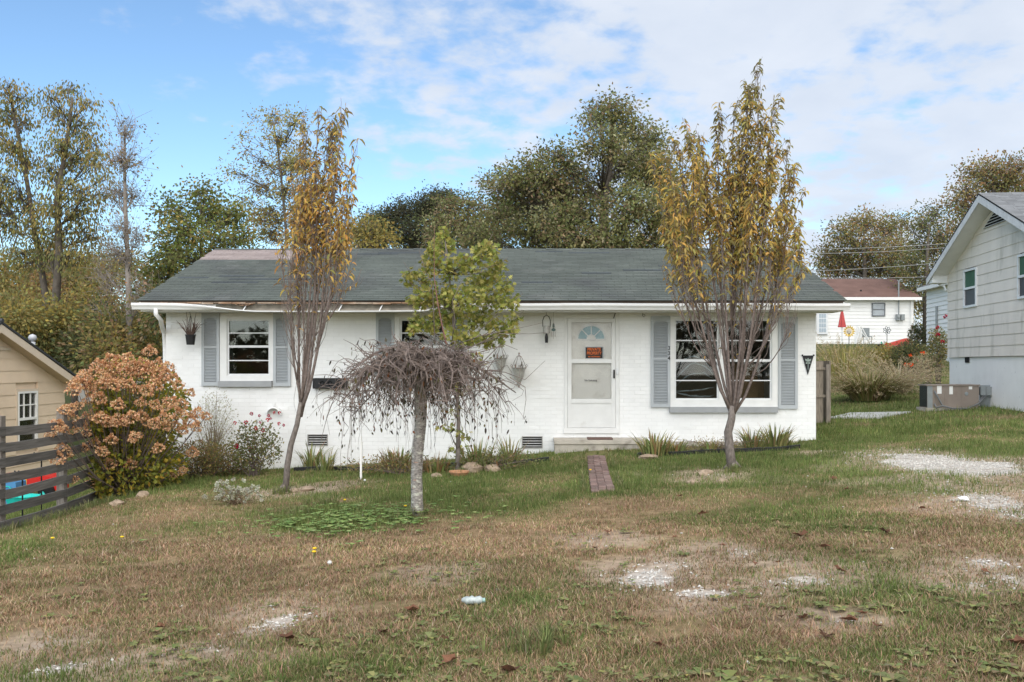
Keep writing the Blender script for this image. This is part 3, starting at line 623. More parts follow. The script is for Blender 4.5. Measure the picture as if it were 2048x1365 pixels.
# triangular plaque
def plq(b): b.prism([W(1604.3, 711.5), W(1627, 711.5), W(1615.3, 750)], WY - .02, WY - .005); b.prism([W(1603, 713), W(1603, 709.5), W(1606, 709.5), W(1606, 711)], WY - .018, WY - .006); b.prism([W(1625.5, 711), W(1625.5, 709.5), W(1628.5, 709.5), W(1628.5, 713)], WY - .018, WY - .006)
pq = thing('wall_plaque', 'black triangular metal plaque with a pale leaf on the white brick', 'plaque', (wx(1615.5), WY, wz(750)))
one('plate', plq, m_blackm, pq)
def plf(b):
    for (u0, v0, u1, v1) in ((1615.5, 724, 1609, 718), (1615.5, 724, 1622, 718), (1615.5, 726, 1610, 727), (1615.5, 726, 1621, 727), (1615.5, 723, 1615.5, 716)):
        a = np.array(W(u0, v0)); c = np.array(W(u1, v1)); d = c - a; n_ = np.array([-d[1], d[0]]) * .28; b.prism([a, a + d * .5 + n_, c, a + d * .5 - n_], WY - .024, WY - .0202)
    b.prism([W(1615, 725), W(1616.2, 725), W(1615.8, 741), W(1615.2, 741)], WY - .0235, WY - .0203)
one('leaf_emblem', plf, mat('verdigris', (.30, .36, .33), .6, .2, 30), pq)
# cable under the eave
def cable(b):
    pts = [P(1272, 617, WY - .1), P(1290, 619, WY - .05), P(1330, 622, WY - .03), P(1390, 624, WY - .03), P(1450, 626, WY - .03), P(1560, 622, WY - .03), P(1600, 616, WY - .05)]; b.tube(pts, .006, 5)
    a = P(1285, 619, WY - .05); b.tube([a, a + (.0, 0, -.12), a + (.03, 0, -.15), a + (.05, 0, -.11), a + (.01, 0, -.09)], .005, 4)
    b.tube([P(1238, 617, WY - .05), P(1232, 622, WY - .05), P(1227, 637, WY - .03)], .009, 5)
one('cable', cable, m_black, house)
def bulbs(b):
    pts = [P(1240 + 100 * t, 617 + 30 * math.sin(t * 1.7) ** 1.2 - 4 * t * t, WY - .06) for t in np.linspace(0, 1, 12)]; b.tube(pts, .003, 4)
one('thin_string', bulbs, m_alu, house)
one('vent_pipe', lambda b: (b.tube([(P(1499, 0, 22.2)[0], 22.2, ZR - .3), (P(1499, 0, 22.2)[0], 22.2, P(0, 449, 22.2)[2])], .05, 10), b.lathe([(.0, .06), (.09, .04), (.10, 0), (.0, 0)], (P(1499, 0, 22.2)[0], 22.2, P(0, 449, 22.2)[2] + .03), 12)), m_alu, roof)
# ------------------------------------------------------------------ neighbour on the right (grey lap siding)
gx = lambda D: 12.22 + .104 * (D - 28)                   # wall plane facing left
def RP(t, z, off=0.): D = 28 - t; return np.array([gx(D) - off, D, z])
zc = lambda py, D: CAMZ + (CY - py) / F * D
rz0 = zc(715, 28); reave = zc(548, 28); rpk = 4.33 + CAMZ; tpk = 3.82; TE = 7.64
rh = thing('grey_sided_house', 'gable end of a light grey lap-sided house on white block foundation', 'house', (gx(24), 24, float(G(gx(24), 24))))
def fnd(b):
    a, c = RP(.03, 0, -.03), RP(TE, 0, -.03); zb = float(G(gx(24), 24)) - .6
    v = []
    for p in (a, c):
        for dx in (0, 9.):
            for z in (zb, rz0 - .01): v.append((p[0] + dx, p[1] - dx * .104, z))
    b.add(v, [(0, 1, 5, 4), (2, 6, 7, 3), (0, 2, 3, 1), (4, 5, 7, 6), (1, 3, 7, 5)])
rf_ = one('foundation', fnd, m_block, rh)
def rbody(b):                                            # sheathing behind the boards
    o = [(0, rz0), (TE, rz0), (TE, reave + .2), (tpk, rpk - .28), (0, reave + .2)]
    A = [RP(t, z, -.05) for t, z in o]; B = [p + np.array([9, -.936, 0]) for p in A]; n = len(A)
    n0 = b.n; b.add(np.array(A + B), [(i, (i + 1) % n, (i + 1) % n + n, i + n) for i in range(n)]); b.ng.append(list(range(n0, n0 + n))[::-1]); b.ng.append(list(range(n0 + n, n0 + 2 * n)))
rwall = one('wall', rbody, m_greysid, rh)
RW = [(2.18, 3.04, zc(647, 25.5), zc(545, 25.3)), (4.95, 5.85, zc(647, 25.5) - .02, zc(545, 25.3) - .02)]
# windows measured on the wall: near edge t from pixel
def t_at(px): r = (px - CX) / F; return (12.22 - r * 28) / (.104 - r)
wt0, wt1 = t_at(1931), t_at(1955); wu0, wu1 = t_at(2040), t_at(2066)
zt_, zb_ = zc(541, 28 - wt0), zc(617, 28 - wt0)
RW = [(wt0, wt1, zb_, zt_), (wu0, wu1, zb_, zt_)]
ex = (reave - rz0) / 9.0; k = 0; z = rz0
def rake_t(z):                                           # t-range of the gable at height z
    if z <= reave + .2: return 0., TE
    f = (z - reave - .2) / (rpk - .28 - reave - .2); return tpk * f, TE - (TE - tpk) * f
while z < rpk - .35:
    z1 = z + ex; a, c = rake_t(z); a2, c2 = rake_t(min(z1, rpk - .3))
    segs = [(a, c, a2, c2)]
    for (u0, u1, zb, zt) in RW:
        if z1 > zb + .03 and z < zt - .03:
            ns = []
            for (p, q, p2, q2) in segs:
                if p < u0 < q: ns += [(p, u0, p2, u0), (u1, q, u1, q2)]
                else: ns.append((p, q, p2, q2))
            segs = ns
    for (p, q, p2, q2) in segs:
        def bd(b):
            v = [RP(p, z, .028), RP(q, z, .028), RP(q2, z1, .012), RP(p2, z1, .012), RP(p, z, -.02), RP(q, z, -.02), RP(q2, z1, -.02), RP(p2, z1, -.02)]
            b.add(v, [(0, 3, 2, 1), (0, 1, 5, 4), (1, 2, 6, 5), (3, 0, 4, 7)])
        one('siding_board', bd, m_greysid, rwall)
    z = z1 - .0005
m_blind = mat('green_blind', (.05, .12, .075), .7, .1, 4); m_screen = mat('dark_screen', (.045, .047, .055), .5, .1, 5, spec=.4)
for (u0, u1, zb, zt) in RW:
    def fr_(b):
        for (a, c, z0, z1) in ((u0 - .03, u0 + .03, zb, zt), (u1 - .03, u1 + .03, zb, zt), (u0 + .03, u1 - .03, zt - .06, zt), (u0 + .03, u1 - .03, zb, zb + .06), (u0 + .03, u1 - .03, (zb + zt) / 2 - .03, (zb + zt) / 2 + .03)):
            v = [RP(t, z, o) for o in (-.02, .06) for z in (z0, z1) for t in (a, c)]; b.add(v, [(0, 1, 3, 2), (4, 6, 7, 5), (0, 4, 5, 1), (2, 3, 7, 6), (0, 2, 6, 4), (1, 5, 7, 3)])
    wo = one('window', fr_, m_alu, rh)
    for (z0, z1, m) in ((zb + .06, (zb + zt) / 2 - .03, m_screen), ((zb + zt) / 2 + .03, zt - .06, m_blind)):
        one('pane', lambda b: b.add([RP(t, z, o) for o in (.0, .02) for z in (z0, z1) for t in (u0 + .02, u1 - .02)], [(0, 1, 3, 2), (4, 6, 7, 5), (0, 4, 5, 1), (2, 3, 7, 6), (0, 2, 6, 4), (1, 5, 7, 3)]), m, wo)
def rroof(b):
    for (t0, z0) in ((-.5, reave - .08), (TE + .5, reave - .08)):
        A = [RP(t0, z0, .5), RP(tpk, rpk, .5)]; v = []
        for dn_ in (0, -.05):
            for p in A: v += [p + (0, 0, dn_), p + np.array([10.2, -1.06, dn_])]
        b.add(v, [(0, 1, 3, 2), (4, 6, 7, 5), (0, 4, 5, 1), (0, 2, 6, 4), (1, 5, 7, 3)])
rro = one('roof', rroof, mat('roof_edge_dark', (.03, .03, .032), .9, .1), rh)
def rsh(b):                                              # shingle courses on the slope facing the street
    n = 34; rs = np.random.RandomState(1)
    for c in range(n):
        f0, f1 = c / n, (c + 1.12) / n
        x = -.02
        while x < 10.2:
            w = rs.uniform(.25, .42); v = []
            for (f, dz) in ((f0, .014), (f1, .004)):
                t = (TE + .5) + (tpk - TE - .5) * min(f, 1); z = (reave - .08) + (rpk - reave + .08) * min(f, 1)
                for xx in (x, x + w - .006): v.append(RP(t, z + dz, .5) + np.array([xx, -.104 * xx, 0]))
            v += [v[0] - (0, 0, .01), v[1] - (0, 0, .01)]
            b.add(v, [(0, 1, 3, 2), (4, 5, 1, 0)]); x += w
one('shingle_field', rsh, m_greyroof, rro, kind='stuff')
def board(off, a, c, h, th):
    def f(b):
        v = []
        for (t, z) in (a, c):
            for o in (off, off - th):
                for d in (0, -h): v.append(RP(t, z + d, o))
        b.add(v, [(0, 1, 5, 4), (2, 6, 7, 3), (0, 4, 6, 2), (1, 3, 7, 5), (0, 2, 3, 1), (4, 5, 7, 6)])
    return f
for t0 in (-.48, TE + .48): one('rake_board', board(.5, (t0, reave - .1), (tpk, rpk - .04), .2, .03), mat('rake_white', (.62, .62, .61), .7, .08, 6, stain=[((.3, .28, .25), 14, .6, .7, .5)]), rh)
def rsoff(b):
    for t0 in (-.46, TE + .46):
        v = [RP(t0, reave - .24, .47), RP(tpk, rpk - .2, .47), RP(tpk, rpk - .2, -.02), RP(t0, reave - .24, -.02)]; b.add(v, [(0, 1, 2, 3)]); b.add([p + (0, 0, .02) for p in v], [(3, 2, 1, 0)])
    v = [RP(t, z, o) for o in (.46, -.02) for t in (-.46, .0) for z in (reave - .27, reave - .05)]; b.add(v, [(0, 1, 3, 2), (4, 6, 7, 5), (0, 2, 6, 4), (0, 4, 5, 1), (2, 3, 7, 6)])
one('soffit', rsoff, m_white, rh)
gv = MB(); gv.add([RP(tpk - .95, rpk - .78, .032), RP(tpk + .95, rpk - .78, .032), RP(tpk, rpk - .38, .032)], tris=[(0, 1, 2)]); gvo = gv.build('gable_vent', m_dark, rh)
for q in range(5):
    h = q / 5.; w = .93 * (1 - h * .95); one('vent_slat', lambda b: b.beam(RP(tpk - w, rpk - .77 + h * .36, .055), RP(tpk + w, rpk - .77 + h * .36, .055), .05, .012, up=(-.6, 0, 1)), m_alu, gvo)
one('conduit', lambda b: b.tube([RP(-.25, reave - .28, .2), RP(-.2, reave - .33, .15), RP(-.05, reave - .36, .1), RP(.0, reave - .5, .06)], .03, 7), m_alu, rh)
one('foundation_vent', lambda b: b.add([RP(t, z, .012 - .02) + (0, 0, 0) for z in (rz0 - .16, rz0 - .01) for t in (t_at(1929), t_at(1937.5))], [(0, 1, 3, 2)]), m_dark, rh)
# packaged air conditioner
aD = 24.6; ax0, ax1 = P(1855, 0, aD)[0], P(1958, 0, aD)[0]; azb = float(G((ax0 + ax1) / 2, aD)); azt = zc(769.5, aD); azb = min(azb, zc(818, aD))
ac = thing('air_conditioner', 'squat beige packaged air conditioner standing against the white block foundation', 'air conditioner', ((ax0 + ax1) / 2, aD, azb))
def acb(b):
    xs_ = np.linspace(ax0, ax1, 4)
    for i in range(3): b.box(xs_[i] + (.004 if i else 0), xs_[i + 1], aD, aD + .5, azb + .06, azt - .03)
    b.box(ax0 - .04, ax1 + .02, aD - .03, aD + .53, azt - .03, azt)
acbody = one('cabinet', acb, m_acbeige, ac)
one('corner_post', lambda b: b.box(ax0 - .004, ax0 + .13, aD - .005, aD - .001, azb + .06, azt - .031), m_acgrey, ac)
def grille(b):
    b.box(ax0 - .006, ax0 - .001, aD + .03, aD + .49, azb + .08, azt - .05)
    for k in range(14): z = azb + .1 + k * (azt - azb - .17) / 13; b.box(ax0 - .014, ax0 - .006, aD + .03, aD + .49, z - .004, z + .004)
one('coil_grille', grille, m_black, ac)
one('base_pad', lambda b: b.box(ax0 - .05, ax1 + .05, aD - .05, aD + .6, azb - .1, azb + .06), m_concrete, ac)
for (px0, px1, py0, py1) in ((1874, 1883, 772, 788), (1898.5, 1905.5, 773, 789), (1937.5, 1944, 773.5, 779)):
    one('notice_label', lambda b: b.box(P(px0, 0, aD)[0], P(px1, 0, aD)[0], aD - .008, aD - .001, zc(py1, aD), zc(py0, aD)), m_vinyl, ac)
one('dial', lambda b: b.lathe([(0, -.02), (.045, -.015), (.05, 0)], (P(1933, 0, aD)[0], aD, zc(788, aD)), 12, axis='y'), m_acgrey, ac)
def hoses(b):
    for (y0, s) in ((782, 0), (808, .05)):
        b.tube([P(1869, y0, aD - .03), P(1873, y0 + 8, aD - .1), P(1885, 812, aD - .14 - s), P(1905, 817.5, aD - .16 - s), P(1935, 817.5, aD - .14 - s), P(1957, 808, aD - .1), P(1966 + s * 120, 792, aD + .1)], .022, 7)
one('conduit_hose', hoses, m_hose, ac, smooth=True)
eb = thing('disconnect_box', 'grey electrical boxes on a backboard beside the beige air conditioner', 'electrical box', (P(1972, 0, 24.75)[0], 24.8, azb))
one('backboard', lambda b: b.box(P(1960, 0, 24.8)[0], P(1984, 0, 24.8)[0], 24.8, 24.83, azb - .05, zc(771, 24.8)), m_acgrey, eb)
for a, c in ((1960.5, 1971), (1972, 1983)): one('switch_box', lambda b: b.box(P(a, 0, 24.7)[0], P(c, 0, 24.7)[0], 24.68, 24.79, zc(791, 24.7), zc(774, 24.7)), m_acgrey, eb)

# ------------------------------------------------------------------ neighbour on the left (tan lap siding)
LX = -12.27; lh = thing('tan_sided_house', 'gable end of a tan lap-sided house with a dark metal roof', 'house', (LX, 21.5, float(G(LX, 21.5))))
le = zc(762, 25); lpk = zc(640, 21.5) - .0; lb = float(G(LX, 22)) - .3; LN, LF, LM = 18.0, 25.0, 21.5
def lbody(b):
    o = [(LN, lb), (LF, lb), (LF, le), (LM, le + 1.25), (LN, le)]; A = [np.array([LX - .04, y, z]) for y, z in o]; B = [p - (8, 0, 0) for p in A]; n = 5
    n0 = b.n; b.add(np.array(A + B), [(i, i + n, (i + 1) % n + n, (i + 1) % n) for i in range(n)]); b.ng.append(list(range(n0, n0 + n))); b.ng.append(list(range(n0 + n, n0 + 2 * n))[::-1])
lw_ = one('wall', lbody, m_tan, lh)
lwy = (12.27 * F / (CX - 33), 12.27 * F / (CX - 72)); lwz = (zc(893, 23.1), zc(783, 23.1)); z = le - 9 * .285
while z < le + 1.1:
    z1 = z + .285
    if z < le: y0, y1 = LN, LF
    else: f = (z - le) / 1.25; y0, y1 = LN + (LM - LN) * f, LF - (LF - LM) * f
    f1 = max(0, min(1, (z1 - le) / 1.25)); ya, yb = LN + (LM - LN) * f1, LF - (LF - LM) * f1
    segs = [(y0, y1, ya, yb)]
    if z1 > lwz[0] and z < lwz[1]: segs = [(y0, lwy[0] - .06, ya, lwy[0] - .06), (lwy[1] + .06, y1, lwy[1] + .06, yb)]
    for (p, q, p2, q2) in segs:
        v = [(LX + .028, p, z), (LX + .028, q, z), (LX + .012, q2, z1), (LX + .012, p2, z1), (LX - .03, p, z), (LX - .03, q, z), (LX - .03, q2, z1), (LX - .03, p2, z1)]
        one('siding_board', lambda b: b.add(v, [(0, 1, 2, 3), (4, 5, 1, 0), (1, 5, 6, 2), (0, 3, 7, 4)]), m_tan, lw_)
    z = z1 - .0005
def lwin(b):
    for (a, c, z0, z1) in ((lwy[0], lwy[0] + .05, *lwz), (lwy[1] - .05, lwy[1], *lwz), (lwy[0] + .05, lwy[1] - .05, lwz[1] - .05, lwz[1]), (lwy[0] + .05, lwy[1] - .05, lwz[0], lwz[0] + .05), (lwy[0] + .05, lwy[1] - .05, sum(lwz) / 2 - .03, sum(lwz) / 2 + .03)): b.box(LX - .02, LX + .05, a, c, z0, z1)
    for t in (.34, .67): y = lwy[0] + (lwy[1] - lwy[0]) * t; b.box(LX + .0, LX + .03, y - .012, y + .012, sum(lwz) / 2 + .03, lwz[1] - .05)
    b.box(LX + .001, LX + .029, lwy[0] + .05, lwy[1] - .05, lwz[0] + (lwz[1] - lwz[0]) * .74, lwz[0] + (lwz[1] - lwz[0]) * .76)
lw2 = one('window', lwin, m_vinyl, lh)
one('pane', lambda b: b.box(LX - .012, LX - .004, lwy[0] + .04, lwy[1] - .04, lwz[0] + .03, lwz[1] - .03), m_glassd, lw2)
def curt(b):
    for (a, c) in ((.05, .62), (.8, .95)):
        n = 14; v = []
        for i in range(n + 1): y = lwy[0] + (lwy[1] - lwy[0]) * (a + (c - a) * i / n); x = LX - .022 - .01 * (i % 2); v += [(x, y, lwz[0] + .04), (x, y, lwz[1] - .04)]
        b.add(v, [(2 * i, 2 * i + 2, 2 * i + 3, 2 * i + 1) for i in range(n)])
one('curtain', curt, mat('pale_curtain', (.78, .75, .68), .9, .1, 3), lw2)
one('window_casing', lambda b: [b.box(LX - .0, LX + .04, a, c, z0, z1) for a, c, z0, z1 in ((lwy[0] - .06, lwy[0] - .002, lwz[0] - .05, lwz[1] + .06), (lwy[1] + .002, lwy[1] + .06, lwz[0] - .05, lwz[1] + .06), (lwy[0] - .002, lwy[1] + .002, lwz[1] + .002, lwz[1] + .058))], m_tantrim, lh)
def lroof(b):
    for y0 in (LN - .4, LF + .4):
        v = []
        for dz in (.0, .05):
            for (y, z) in ((y0, le - .12 + .08), (LM, le + 1.25 + .1)): v += [(LX + .33, y, z + dz), (LX - 8.3, y, z + dz)]
        b.add(v, [(0, 1, 3, 2), (4, 6, 7, 5), (0, 4, 5, 1), (0, 2, 6, 4), (1, 5, 7, 3)])
    b.tube([(LX + .34, LM, le + 1.42), (LX - 8.3, LM, le + 1.42)], .05, 8)
lro = one('roof', lroof, m_metalroof, lh)
for y0 in (LN - .38, LF + .38): one('rake_board', lambda b: b.add([(x, y, z + d) for x in (LX + .28, LX + .31) for (y, z) in ((y0, le - .06), (LM, le + 1.34)) for d in (-.19, 0)], [(0, 1, 3, 2), (4, 6, 7, 5), (0, 2, 6, 4), (1, 5, 7, 3), (0, 4, 5, 1)]), m_tantrim, lh)
def lsoff(b):
    for y0 in (LN - .36, LF + .36): b.add([(LX + .279, y0, le - .23), (LX + .279, LM, le + 1.17), (LX, LM, le + 1.17), (LX, y0, le - .23)], [(0, 1, 2, 3)])
    b.box(LX - .02, LX + .27, LF - .01, LF + .36, le - .27, le - .05)
one('soffit', lsoff, m_soft, lh)
one('gable_vent', lambda b: (b.prism([(0, 0), (0, 0)], 0, 0) if 0 else None, b.add([(LX + .02, LM - .75, le + .82), (LX + .02, LM + .75, le + .82), (LX + .02, LM, le + 1.12)], tris=[(0, 1, 2)]), b.box(LX + .01, LX + .06, LM - .85, LM + .85, le + .76, le + .82)), m_tantrim, lh)
one('flue', lambda b: (b.tube([(-13.2, 25.2, le), (-13.2, 25.2, zc(684, 25.2))], .07, 8), b.lathe([(0, .1), (.08, .07), (.11, 0), (.08, -.07), (0, -.1)], (-13.2, 25.2, zc(676, 25.2)), 12)), mat('flue_metal', (.45, .46, .48), .4, .15, 6), lh, smooth=True)

# ------------------------------------------------------------------ board fence on the left
POSTS = [(-6.80, 10.5), (-6.92, 12.4), (-7.04, 14.3), (-7.23, 16.2), (-7.36, 18.1)]
fz = [float(G(x - .02, y)) for x, y in POSTS]
fence = thing('board_fence', 'weathered grey fence of seven horizontal boards beside the hydrangea', 'fence', (POSTS[1][0], POSTS[1][1], fz[1]))
rsf = np.random.RandomState(6)
for (x, y), z in zip(POSTS, fz): one('post', lambda b: b.box(x - .065, x + .045, y - .055, y + .055, z - .2, z + 1.60 + rsf.uniform(-.03, .03)), m_woodp, fence)
for i in range(4):
    a, c = POSTS[i], POSTS[i + 1]
    for k in range(7):
        z0, z1 = fz[i] + .17 + k * .2035, fz[i + 1] + .17 + k * .2035; n = 6; v = []; w = .123
        for j in range(n + 1):
            t = j / n; x = a[0] + (c[0] - a[0]) * t + .062 + .006 * math.sin(3 * t + k); y = a[1] + (c[1] - a[1]) * t + (.006 if j == 0 else -.006 if j == n else 0); z = z0 + (z1 - z0) * t + .012 * math.sin(t * math.pi + k * 2.1) * (k % 3 - 1)
            for dx in (-.0125, .0125):
                for dz in (-w / 2, w / 2): v.append((x + dx, y, z + dz))
        q = [f for j in range(n) for f in ((4 * j, 4 * j + 4, 4 * j + 5, 4 * j + 1), (4 * j + 2, 4 * j + 3, 4 * j + 7, 4 * j + 6), (4 * j + 1, 4 * j + 5, 4 * j + 7, 4 * j + 3), (4 * j, 4 * j + 2, 4 * j + 6, 4 * j + 4))] + [(0, 1, 3, 2), (4 * n, 4 * n + 2, 4 * n + 3, 4 * n + 1)]
        one('board', lambda b: b.add(v, q), m_wood, fence)
# toys in the tan house's yard, seen between the boards
def at(px, py, D): return P(px, py, D)
def toy(name, label, px, D, build):
    x = P(px, 0, D)[0]; z = float(G(x, D)); t = thing(name, label, 'toy', (x, D, z)); build(t, x, D, z); return t
m_red = mat('toy_red', (.55, .025, .02), .35, .05); m_blue = mat('toy_blue', (.07, .22, .42), .4, .05); m_teal = mat('toy_teal', (.02, .48, .42), .4, .05); m_yel = mat('toy_yellow', (.75, .42, .03), .4, .05)
def b_car(t, x, y, z):
    one('body', lambda b: (b.prism([(x - .65, z + .18), (x + .62, z + .18), (x + .62, z + .42), (x + .3, z + .5), (x - .65, z + .5)], y - .25, y + .25),), m_red, t); one('stripe', lambda b: b.box(x - .25, x - .02, y - .256, y - .2505, z + .28, z + .42), m_yel, t)
    for dx in (-.42, .4): one('wheel', lambda b: b.lathe([(0, -.32), (.16, -.32), (.17, -.28), (.17, -.24), (0, -.24)], (x + dx, y, z + .17), 16, axis='y'), m_black, t)
toy('toy_car', 'red plastic toy car with a yellow panel behind the board fence', 68, 20.2, b_car)
def b_slide(t, x, y, z):
    one('deck', lambda b: b.prism([(x - .18, z), (x + .18, z), (x + .16, z + .45), (x - .02, z + .52), (x - .16, z + .45)], y - .2, y + .2), m_blue, t)
    one('arch', lambda b: b.lathe([(.07, -.205), (.09, -.21), (.09, -.22), (.07, -.22)], (x, y, z + .3), 12, axis='y'), m_teal, t)
toy('toy_slide', 'blue plastic toy with an arched top behind the board fence', 26, 19.2, b_slide)
def b_tub(t, x, y, z):
    one('tub', lambda b: b.lathe([(0, .02), (.24, .02), (.32, .22), (.34, .24), (.30, .23), (.22, .05), (0, .05)], (x, y, z), 8), m_teal, t); one('handle', lambda b: b.tube([(x + .3, y, z + .2), (x + .38, y, z + .3), (x + .48, y, z + .16)], .03, 6), m_teal, t)
toy('toy_tub', 'bright teal plastic tub behind the bottom boards of the fence', 46, 18.6, b_tub)
for (px, py) in ((83, 913), (45, 950)):
    p = P(px, py, 15.6 if px > 60 else 14.6); zg = float(G(p[0], p[1]))
    s = thing('yard_hook', ('taller' if px > 60 else 'lower') + ' black stake topped with upturned curled arms behind the board fence', 'yard ornament', (p[0], p[1], zg), 'black stakes with curled arms behind the fence')
    one('stake', lambda b: b.tube([(p[0], p[1], zg), (p[0], p[1], p[2])], .012, 6), m_blackm, s)
    for a in (-1, -.55, .55, 1): one('arm', lambda b: b.tube([p, p + (a * .06, .02, -.03), p + (a * .11, .03, .01), p + (a * .14, .03, .06)], [.02, .016, .014, .01], 6), m_blackm, s, smooth=True)

# ------------------------------------------------------------------ plank gate behind the house on the right, slab, far houses
gD = 22.5; gt = thing('plank_gate', 'weathered grey plank fence panel at the back corner of the white house', 'fence', (P(1645, 0, gD)[0], gD, float(G(7., gD))))
for i in range(5):
    x0 = HR + .02 + i * .29; x1 = x0 + .28
    if x0 > P(1652, 0, gD)[0]: break
    x1 = min(x1, P(1652, 0, gD)[0]); one('plank', lambda b: b.box(x0, x1 - .008, gD, gD + .022, float(G(x0, gD)) - .05, zc(723 + 1.5 * (i % 2), gD)), m_plank, gt)
for py in (735, 790): one('rail', lambda b: b.box(HR + .02, P(1652, 0, gD)[0], gD - .04, gD - .001, zc(py + 5, gD), zc(py, gD)), m_plank, gt)
one('post', lambda b: b.box(P(1650, 0, gD)[0], P(1656, 0, gD)[0], gD - .11, gD - .041, float(G(7., gD)) - .1, zc(729, gD)), m_woodp, gt)
one('side_plank', lambda b: b.box(P(1656, 0, gD)[0] + .003, P(1659, 0, gD)[0], gD - .1, gD + .9, float(G(7., gD)) - .1, zc(722, gD)), m_plank, gt)
c0, c1, c2, c3 = gp(1655, 838), gp(1760, 838), gp(1822, 826), gp(1700, 828)
def slabf(b):
    v = [np.array([c[0], c[1], c[2] + dz]) for dz in (-.1, .035) for c in (c0, c1, c2, c3)]; b.add(v, [(0, 1, 2, 3)][::-1] + [(4, 5, 6, 7), (0, 1, 5, 4), (1, 2, 6, 5), (2, 3, 7, 6), (3, 0, 4, 7)])
single('concrete_slab', slabf, mat('pale_concrete', (.42, .42, .40), .95, .1, 3), 'pale concrete slab set in the lawn behind the white house', 'slab')
def simple_house(name, label, D0, depth, px0, px1, py_base, py_eave, py_ridge, m_w, m_r, over=.3, hip=0, boards=0):
    x0, x1 = P(px0, 0, D0)[0], P(px1, 0, D0)[0]; zb, ze = zc(py_base, D0), zc(py_eave, D0); yr = D0 + depth / 2; zr = zc(py_ridge, yr)
    zg = min(float(G(x0, D0)), float(G(x1, D0)))
    h = thing(name, label, 'house', ((x0 + x1) / 2, D0, zg))
    def wall_(b):
        b.box(x0, x1, D0, D0 + depth, zg - .4, ze)
        for x in (x0, x1): b.add([(x, D0, ze), (x, D0 + depth, ze), (x, yr, zr - .2)], tris=[(0, 1, 2)])
    w = one('wall', wall_, m_w, h)
    if boards:
        z = zb
        while z < ze - .05: one('siding_board', lambda b: b.add([(x0, D0 - .03, z), (x1, D0 - .03, z), (x1, D0 - .006, z + boards), (x0, D0 - .006, z + boards), (x0, D0, z), (x1, D0, z)], [(0, 1, 2, 3), (4, 5, 1, 0)]), m_w, w); z += boards
    def rf2(b):
        for y0 in (D0 - over, D0 + depth + over):
            v = [(x, y, z + d) for d in (0, .1) for (y, z, hh) in ((y0, ze, 0), (yr, zr, hip)) for x in (x0 - over + hh, x1 + over - hh)]
            b.add(v, [(0, 1, 3, 2), (4, 6, 7, 5), (0, 4, 5, 1), (0, 2, 6, 4), (1, 5, 7, 3)])
    r = one('roof', rf2, m_r, h)
    one('gutter', lambda b: b.box(x0 - over, x1 + over, D0 - over - .12, D0 - over - .005, ze - .08, ze + .1), m_vinyl, h)
    one('soffit', lambda b: b.box(x0 - over, x1 + over, D0 - over, D0, ze - .06, ze - .01), m_soff, h)
    return h, r, (x0, x1, zb, ze, zr)
fh, fr2, (fx0, fx1, fzb, fze, fzr) = simple_house('red_roofed_house', 'white-sided house with a red-brown roof up the slope behind', 60, 8, 1560, 1827, 693, 599, 561, m_vinyl, m_redroof, .35, 0, .22)
def fwin(px0, px1, py0, py1, m):
    D = 59.96; x0, x1, z0, z1 = P(px0, 0, D)[0], P(px1, 0, D)[0], zc(py1, D), zc(py0, D)
    w = one('window', lambda b: [b.box(a, c, D - .06, D + .02, e, f) for a, c, e, f in ((x0, x0 + .06, z0, z1), (x1 - .06, x1, z0, z1), (x0 + .06, x1 - .06, z1 - .06, z1), (x0 + .06, x1 - .06, z0, z0 + .06), (x0 + .06, x1 - .06, (z0 + z1) / 2 - .03, (z0 + z1) / 2 + .03))], mat('grey_window_frame', (.16, .17, .18), .5, 0), fh)
    for e, f in ((z0 + .06, (z0 + z1) / 2 - .03), ((z0 + z1) / 2 + .03, z1 - .06)): one('pane', lambda b: b.box(x0 + .05, x1 - .05, D - .03, D - .02, e, f), m, w)
fwin(1743.5, 1770, 606, 633, mat('pale_blind_glass', (.30, .33, .35), .2, .3, 1.5, spec=.5))
D = 59.9; dxa, dxb = P(1634, 0, D)[0], P(1655, 0, D)[0]
dr = one('patio_door', lambda b: b.box(dxa, dxb, D - .04, D + .05, zc(669, D), zc(614, D)), m_alu, fh)
for i in range(3):
    for j in range(5): one('pane', lambda b: b.box(dxa + .12 + i * .15, dxa + .25 + i * .15, D - .05, D - .041, zc(665 - j * 9.6, D), zc(657 - j * 9.6, D)), mat('bluish_pane', (.38, .44, .48), .2, 0, spec=.5), dr)
one('corner_downspout', lambda b: b.tube([(P(1824, 0, 59.8)[0], 59.85, fze), (P(1824, 0, 59.8)[0], 59.85, zc(688, 59.8))], .05, 6), m_vinyl, fh)
mx = P(1799, 0, 59.8)[0]
mt = one('electric_meter', lambda b: (b.box(mx - .2, mx + .02, 59.7, 59.94, zc(641, 59.8), zc(629, 59.8)), b.box(mx + .1, mx + .32, 59.75, 59.94, zc(641, 59.8), zc(629, 59.8)), b.lathe([(0, -.06), (.09, -.05), (.1, 0)], (mx - .09, 59.7, zc(634, 59.8)), 10, axis='y')), m_acgrey, fh)
one('service_mast', lambda b: b.tube([(mx - .05, 59.8, zc(629, 59.8)), (mx - .05, 59.8, zc(562, 59.8)), (mx + .1, 59.75, zc(559, 59.8))], .045, 7), m_acgrey, fh)
one('vent_pipe', lambda b: b.tube([(P(1722, 0, 61)[0], 61, fze), (P(1722, 0, 61)[0], 61, zc(580, 61))], .06, 7), m_black, fr2)
